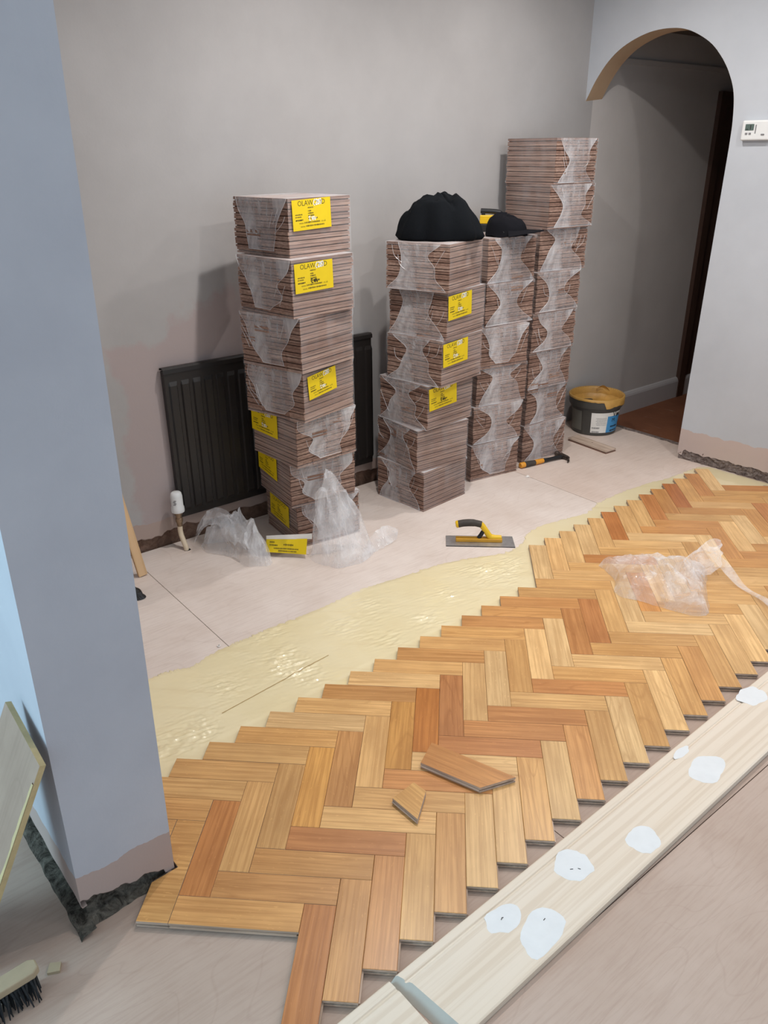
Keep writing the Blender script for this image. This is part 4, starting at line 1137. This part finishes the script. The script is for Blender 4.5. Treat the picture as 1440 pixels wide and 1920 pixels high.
# ================================================================== PINE BOARDS WITH FILLER
BD = Vector((math.cos(math.radians(44.75)), math.sin(math.radians(44.75)), 0)); BN = Vector((BD.y, -BD.x, 0))
B0 = Vector((0.6245, -0.4985, 0))
prof = [(0.0, 0.0), (0.0, 0.0115), (0.003, 0.0135), (0.015, 0.0150), (0.020, 0.0152), (0.0225, 0.0132), (0.0255, 0.0135), (0.030, 0.0168), (0.036, 0.0180), (0.170, 0.0180), (0.174, 0.0165), (0.174, 0.0)]
def board(name, a0, a1, bev0, label):
    r = empty(name, tuple(B0 + BD * a0)); tag(r, label, 'board')
    mb = MB()
    P_ = lambda a, b, z: tuple(BD * (a - a0) + BN * b + Vector((0, 0, z + 0.0004)))
    sk = 0.02
    mb.grid([[P_(a0 + sk * b / 0.174 + bev0 * z / 0.018, b, z) for (b, z) in prof], [P_((a0 + a1) / 2, b, z) for (b, z) in prof], [P_(a1, b, z) for (b, z) in prof]])
    mb.face([P_(a1, b, z) for (b, z) in prof])
    mb.face([P_(a0, prof[0][0], 0), P_(a1, prof[0][0], 0), P_(a1, prof[-1][0], 0), P_(a0 + sk, prof[-1][0], 0)])
    mb.face([P_(a0 + sk * b / 0.174 + bev0 * z / 0.018, b, z) for (b, z) in prof], 1)
    mb.build('moulded_plank', [M_PINE, M_ENDGRAIN], r, recalc=False)
    return r
brd = board('skirting_board', -0.012, 2.25, 0.024, 'long pine skirting board with white filler spots along the parquet edge')
brd2 = board('skirting_board', -0.60, -0.0135, 0.0, 'short pine skirting length butted against the long filled board, at the bottom edge')
# the short length is trimmed to the joint: skewed end
def filler(cx, cy, rx, ry, rot, seed, parent, mat=None, z=0.0187):
    mb = MB(); pts = []
    for k in range(26):
        a = 2 * PI * k / 26
        rr = 1 + 0.22 * nz(math.cos(a) * 1.6 + seed, math.sin(a) * 1.6, seed) + 0.08 * nz(a * 3, seed)
        x, y = rx * rr * math.cos(a), ry * rr * math.sin(a)
        pts.append((cx + x * math.cos(rot) - y * math.sin(rot) - parent.location.x, cy + x * math.sin(rot) + y * math.cos(rot) - parent.location.y))
    mb.prism(pts, z - 0.0004, z)
    return mb.build('filler_patch', mat or M_FILLER, parent)
for k, (x, y, rx, ry, ro) in enumerate([(1.014, -0.205, 0.047, 0.040, 0.6), (0.927, -0.378, 0.040, 0.062, -0.5), (0.846, -0.356, 0.046, 0.030, 0.8), (1.405, 0.128, 0.062, 0.038, 0.8), (1.188, -0.122, 0.044, 0.036, 0.9), (1.622, 0.448, 0.050, 0.036, 0.8), (1.352, 0.186, 0.036, 0.012, 0.8)]):
    fp = filler(x, y, rx, ry, ro, k * 3.3, brd)
    if k in (0, 1, 2):
        mb = MB()
        marks = {0: [(-0.010, -0.014, 0.2, 0.007), (0.008, -0.010, -0.3, 0.006)], 1: [(0.004, 0.024, 0.9, 0.006)], 2: [(-0.004, -0.004, 1.2, 0.005), (-0.003, 0.001, 0.3, 0.004)]}[k]
        for (mx, my, ma, ml) in marks:
            xx, yy = x - brd.location.x + mx, y - brd.location.y + my
            mb.tube([(xx, yy, 0.0190), (xx + ml * math.cos(ma), yy + ml * math.sin(ma), 0.0190)], 0.0008, 5)
        o = mb.build('scratch_mark', M_BLACKMARK, fp)

# ================================================================== LEANING PLYWOOD, STRIPS, BRUSH, SCRAPS
P1 = Vector((-0.1386, -0.3434, 0.5193)); P2 = Vector((-0.0175, -0.4644, 0.4761)); P3 = Vector((-0.2125, -0.552, 0.0))
nrm = (P2 - P1).cross(P3 - P1).normalized()
if nrm.dot(cam.location - P1) < 0: nrm = -nrm
def onp(x, y):   # point of the board's plane above floor position x, y
    z = P1.z - (nrm.x * (x - P1.x) + nrm.y * (y - P1.y)) / nrm.z; return Vector((x, y, z))
P4 = P1 + (P3 - P2) * 1.02; P4 = P4 + (P3 - P4) * 0.0
P4.z = max(P4.z, 0.0)
front = [P2, P1, P4, P3]
mb = MB(); thk = 0.012
# raise so the lowest corner of the back face is on the floor
lift = Vector((0, 0, 0.004)) 
ft = [p + lift + nrm * 0.010 for p in front]; bk = [p + lift - nrm * (thk - 0.010) for p in front]
mb.face(ft, 0); mb.face(bk[::-1], 0)
for k in range(4): mb.face([ft[k], bk[k], bk[(k + 1) % 4], ft[(k + 1) % 4]], 1)
M_PLYEDGE = simple('plywood_edge_glue', lin(190, 170, 126), 0.7, var=0.3, scale=40, bump=0.6)
lp = empty('plywood_offcut', (P3.x, P3.y, 0)); tag(lp, 'worn plywood offcut leaning against the left side of the pillar', 'plywood')
o = mb.build('panel', [M_PLYOLD, M_PLYEDGE], lp); o.location = (-P3.x, -P3.y, 0)
mb = MB(); rows = []
for i in range(15):
    f = i / 14
    p = P2 + (P3 - P2) * (0.08 + 0.6 * f) + lift + nrm * 0.0112
    inw = (P1 - P2).normalized()
    wd = 0.006 + 0.010 * abs(nz(f * 6, 2.0)) 
    rows.append([p - inw * 0.0005, p + inw * wd * 0.5 + nrm * 0.0015, p + inw * wd - nrm * 0.0004])
mb.grid(rows); o = mb.build('dried_glue', M_PLYEDGE, lp, smooth=True); o.location = (-P3.x, -P3.y, 0)

def leaning(base, top, w_, d_, label):
    r = empty('timber_strip', base); tag(r, label, 'timber', 'timber strips in the corner')
    ax = (Vector(top) - Vector(base)); L = ax.length; ax.normalize()
    sx = WD.copy(); sy = ax.cross(sx).normalized(); sx = sy.cross(ax).normalized()
    mb = MB()
    pr = [(-w_ / 2, -d_ / 2), (w_ / 2, -d_ / 2), (w_ / 2, d_ * 0.2), (w_ * 0.3, d_ / 2), (-w_ / 2, d_ / 2)]
    a = [sx * p[0] + sy * p[1] + Vector((0, 0, 0.004)) for p in pr]; b = [q_ + ax * L for q_ in a]
    for k in range(5): mb.face([a[k], a[(k + 1) % 5], b[(k + 1) % 5], b[k]])
    mb.face(a[::-1]); mb.face(b)
    mb.build('moulding', M_STRIP, r)
leaning((-0.463, 1.070, 0.0), (-0.735, 1.030, 1.95), 0.034, 0.016, 'front one of two pale timber strips leaning in the corner behind the pillar')
leaning((-0.508, 1.045, 0.0), (-0.780, 0.985, 1.95), 0.030, 0.014, 'rear one of two pale timber strips leaning in the corner behind the pillar')

br = empty('hand_brush', (-0.150, -0.635, 0.0), math.radians(46)); tag(br, 'wooden hand brush with black bristles lying at the lower left corner', 'brush')
mb = MB(); mb.prism([(-0.26, -0.016), (0.100, -0.018), (0.112, -0.010), (0.112, 0.010), (0.100, 0.018), (-0.26, 0.016)], 0.044, 0.062); o = mb.build('stock', M_BRUSHW, br); bevel(o.data, 0.003, 2)
mb = MB(); rb = random.Random(9)
for i in range(46):
    for j in range(6):
        x = -0.25 + 0.35 * i / 45 + rb.uniform(-.003, .003); y = -0.013 + 0.026 * j / 5 + rb.uniform(-.002, .002)
        tx, ty = x + rb.uniform(-0.008, 0.008), y * 1.6 - 0.012 + rb.uniform(-0.008, 0.006)
        mb.tube([(x, y, 0.045), (tx, ty, 0.001 + rb.uniform(0, 0.004))], [0.0034, 0.0012], 4)
o = mb.build('bristles', M_BRISTLE, br); tag(o, 'black bristles', kind='stuff')
mb = MB(); mb.prism([(-0.012, -0.010), (0.012, -0.012), (0.014, 0.008), (-0.008, 0.012)], 0.0, 0.007)
o = mb.build('wood_chip', M_BRUSHW); o.location = (-0.062, -0.525, 0.0); o.rotation_euler = (0, 0, 0.4); tag(o, 'small square wood chip on the plywood beside the hand brush', 'chip')

def crumple(name, pts, h, mat, label, cat, seed, amp=0.3, rings=11, n=44, peak=None, lean=(0, 0), pw=0.6, fold=1.0, zb=0.0, jag=0.05):
    """crumpled sheet or bag: outline pts (floor plan), domed to height h with sharp creases"""
    cx_ = peak[0] if peak else sum(p[0] for p in pts) / len(pts); cy2 = peak[1] if peak else sum(p[1] for p in pts) / len(pts)
    cl = catmull(list(pts) + [pts[0]], 8)[:-1]
    L = [0]
    for a, b in zip(cl, cl[1:] + cl[:1]): L.append(L[-1] + math.hypot(b[0] - a[0], b[1] - a[1]))
    outl = []
    for k in range(n):
        t_ = L[-1] * k / n
        i = max(j for j in range(len(cl)) if L[j] <= t_); f = (t_ - L[i]) / max(1e-9, L[i + 1] - L[i])
        a, b = cl[i], cl[(i + 1) % len(cl)]
        outl.append((a[0] + (b[0] - a[0]) * f, a[1] + (b[1] - a[1]) * f))
    mb = MB(); rows = []
    for j in range(rings + 1):
        r = 1 - j / rings
        row = []
        for k, (x, y) in enumerate(outl):
            px = cx_ + (x - cx_) * r; py = cy2 + (y - cy2) * r
            zz = (1 - r ** 2.2) ** pw if r < 1 else 0.0
            v = Vector((px * 11 + seed, py * 11, seed * 0.7))
            rid = 1 - abs(noise.noise(v)) * 2.4
            rid2 = 1 - abs(noise.noise(v * 2.3 + Vector((0, 0, zz * 2)))) * 2.4
            z = h * zz * (1 - amp * 0.5 + amp * (0.55 * rid + 0.35 * rid2) * fold) + 0.004 * rid2 * (0.3 + zz) 
            jx = jag * 0.12 * noise.noise(v * 1.7 + Vector((5, 0, zz * 3))); jy = jag * 0.12 * noise.noise(v * 1.7 + Vector((0, 9, zz * 3)))
            row.append((px + lean[0] * zz + jx - cx_, py + lean[1] * zz + jy - cy2, max(z, 0.0015)))
        rows.append(row)
    mb.grid(rows, close=True)
    me = mb.mesh(name, [mat], False, True)
    o = bpy.data.objects.new(name, me); COL.objects.link(o); o.location = (cx_, cy2, zb)
    if label: tag(o, label, cat)
    return o

# bag on the parquet
bag = empty('polythene_bag', (1.52, 1.08, 0.0188)); tag(bag, 'puffed clear polythene bag lying on the herringbone parquet', 'bag')
o = crumple('bag_body', [(1.305, 1.235), (1.345, 1.12), (1.335, 1.02), (1.42, 0.965), (1.585, 0.885), (1.640, 0.935), (1.665, 1.06), (1.700, 1.20), (1.60, 1.235), (1.48, 1.27), (1.39, 1.25)], 0.088, M_BAG, None, None, 4.2, 0.34, 13, 50, pw=0.5, jag=0.08)
o.parent = bag; o.location = Vector(o.location) - Vector((1.52, 1.08, 0)); o.location.z = 0.0
mb = MB(); rows = []
for i in range(13):
    f = i / 12; c_ = Vector((0.165 + 0.060 * f, 0.120 + 0.085 * f, 0.045 + 0.045 * f)); rr = 0.050 * (1 - f) ** 0.8 + 0.014 + 0.012 * max(0, f - 0.7) * 3
    rows.append([c_ + Vector((rr * math.cos(a) * (1 + 0.35 * nz(a * 2, f * 4)), rr * math.sin(a) * (1 + 0.35 * nz(a * 2 + 7, f * 4)), 0.35 * rr * math.sin(a + 0.8))) for a in [2 * PI * k / 18 for k in range(18)]])
mb.grid(rows, close=True); mb.build('bag_neck', M_BAG, bag, smooth=False)
mb = MB(); rows = []
for i in range(17):
    f = i / 16
    c_ = Vector((0.205 + 0.145 * f, 0.165 - 0.30 * f, 0.004 + 0.060 * (1 - f) ** 2 + 0.008 * math.sin(f * 9)))
    wd = 0.016 + 0.006 * math.sin(f * 7)
    rows.append([c_ + Vector((-wd, -wd * 0.4, 0.002 * nz(f * 9))), c_ + Vector((0, 0, 0.004 * nz(f * 12, 3))), c_ + Vector((wd, wd * 0.4, 0.002))])
mb.grid(rows); mb.build('bag_tail', M_BAG, bag)

# film wrapping thrown down in front of the leftmost stack
wr = empty('torn_wrapping', (-0.14, 1.30, 0.0)); tag(wr, 'torn clear film wrapping crumpled on the floor in front of the radiator', 'wrapping')
o = crumple('film_heap', [(-0.315, 1.36), (-0.255, 1.265), (-0.150, 1.245), (-0.065, 1.165), (0.015, 1.185), (0.010, 1.24), (-0.015, 1.29), (-0.10, 1.335), (-0.205, 1.375)], 0.165, M_BAG, None, None, 1.7, 0.55, 13, 50, peak=(-0.14, 1.30), pw=0.75, jag=0.16)
o.parent = wr; o.location = (0, 0, 0)
mb = MB(); rows = []
for i in range(15):
    f = i / 14
    c_ = Vector((-0.17 + 0.21 * f, 0.02 + 0.03 * math.sin(f * 3), 0.10 + 0.085 * math.sin(PI * f ** 0.8) - 0.03 * f))
    rows.append([c_ + Vector((0.01 * nz(f * 7, k), -0.02 * k, -0.016 * k + 0.008 * nz(f * 9, k * 2))) for k in range(4)])
mb.grid(rows); mb.build('film_fold', M_BAG, wr, smooth=False)
# label still on the wrapping
lb = bpy.data.objects.new('label', None)
bpy.data.objects.remove(lb)
mb = MB(); rows = []
for j in range(4):
    rows.append([(-0.085 + 0.17 * i / 10, -0.026 + 0.052 * j / 3 + 0.012 * (i / 10) * (j / 3), 0.0 + 0.004 * math.sin(i * 0.7)) for i in range(11)])
mb.grid(rows, 0)
rows = []
for j in range(3):
    rows.append([(-0.085 + 0.19 * i / 10, 0.026 + 0.012 * (i / 10) + 0.020 * j / 2 * (0.7 + 0.4 * i / 10), 0.0 + 0.004 * math.sin(i * 0.7) + 0.006 * j / 2) for i in range(11)])
mb.grid(rows, 1)
lb = mb.build('label', [M_YELLOW, M_PAPERW], wr, recalc=False); lb.location = (0.206, -0.030, 0.042); lb.rotation_euler = (math.radians(62), 0, math.radians(-4)); lb['label'] = 'yellow printed label with folded white edge'
mb = MB(); rg = random.Random(8)
dash_line(mb, -0.068, -0.048, 0.016, 0.005, 0.006, rg); dash_line(mb, -0.068, -0.036, 0.004, 0.005, 0.006, rg); dash_line(mb, -0.010, 0.030, 0.008, 0.008, 0.006, rg); dash_line(mb, -0.050, 0.05, -0.008, 0.005, 0.006, rg); dash_line(mb, -0.030, 0.045, -0.018, 0.005, 0.006, rg)
mb.build('lettering', M_INK, lb, recalc=False)

wr2 = empty('torn_wrapping', (0.285, 1.30, 0.0)); tag(wr2, 'tall peaked bundle of clear film standing against the leftmost pack stack', 'wrapping')
o = crumple('film_heap', [(0.165, 1.262), (0.205, 1.205), (0.270, 1.180), (0.335, 1.195), (0.400, 1.27), (0.425, 1.345), (0.385, 1.375), (0.30, 1.335), (0.235, 1.300), (0.185, 1.285)], 0.31, M_BAG, None, None, 6.1, 0.42, 13, 50, peak=(0.285, 1.270), lean=(-0.045, 0.045), pw=1.15, jag=0.14)
o.parent = wr2; o.location = (0, -0.03, 0)
mb = MB(); rows = []
for i in range(13):
    f = i / 12
    rows.append([(0.09 + 0.13 * f + 0.006 * nz(f * 8, k), 0.06 + 0.16 * f - 0.03 * k, 0.012 + 0.05 * math.sin(PI * f) * (1 - 0.4 * k) + 0.006 * nz(f * 11, k * 3)) for k in range(4)])
mb.grid(rows); mb.build('film_tail', M_BAG, wr2, smooth=False)

o = crumple('black_scrap', [(-0.475, 0.985), (-0.405, 0.925), (-0.400, 0.895), (-0.44, 0.885), (-0.52, 0.93)], 0.030, M_BLACKT, 'crumpled black plastic scrap on the floor just behind the pillar', 'scrap', 2.2, 0.4, 10, 40)
for (x, y, r, lab) in ((1.113, 2.186, 0.010, 'white plaster crumb on the plywood near the claw hammer'), (-0.037, 0.618, 0.007, 'white plaster crumb on the plywood beside the yellow adhesive edge')):
    o = crumple('plaster_crumb', [(x + r * math.cos(a), y + r * 0.7 * math.sin(a)) for a in [2 * PI * k / 7 for k in range(7)]], 0.005, M_CRUMB, lab, 'crumb', x * 9, 0.4, 5, 20)

# ================================================================== THERMOSTAT
th = empty('thermostat', tuple(A(0.140, 1.565, -0.0005))); tag(th, 'white wall thermostat with grey display beside the archway', 'thermostat')
def tb(name, s0, s1, z0, z1, o0, o1, mat, parent=th, bev=0.0):
    mb = MB(); c = AD * ((s0 + s1) / 2) - AB * ((o0 + o1) / 2) + Vector((0, 0, (z0 + z1) / 2))
    mb.obox(c, AD, AB, (0, 0, 1), (s1 - s0) / 2, (o1 - o0) / 2, (z1 - z0) / 2)
    o = mb.build(name, mat, parent)
    if bev: bevel(o.data, bev, 3)
    return o
tb('housing', -0.065, 0.065, -0.040, 0.040, 0.0, 0.026, M_WHITEP, bev=0.007)
sc_ = tb('display', -0.048, -0.010, 0.000, 0.025, 0.0262, 0.0272, M_LCD)
tb('digit', -0.026, -0.023, 0.004, 0.021, 0.0273, 0.0276, M_BLACKMARK, sc_); tb('digit', -0.044, -0.034, 0.0035, 0.006, 0.0273, 0.0276, M_BLACKMARK, sc_)
for x in (-0.040, -0.024): tb('button', x - 0.005, x + 0.005, -0.016, -0.009, 0.0262, 0.0282, M_BTN)
tb('slider', -0.003, 0.001, -0.012, 0.022, 0.0262, 0.0275, M_BTN)
tb('button', 0.026, 0.040, -0.020, -0.014, 0.0262, 0.0280, M_BTN)
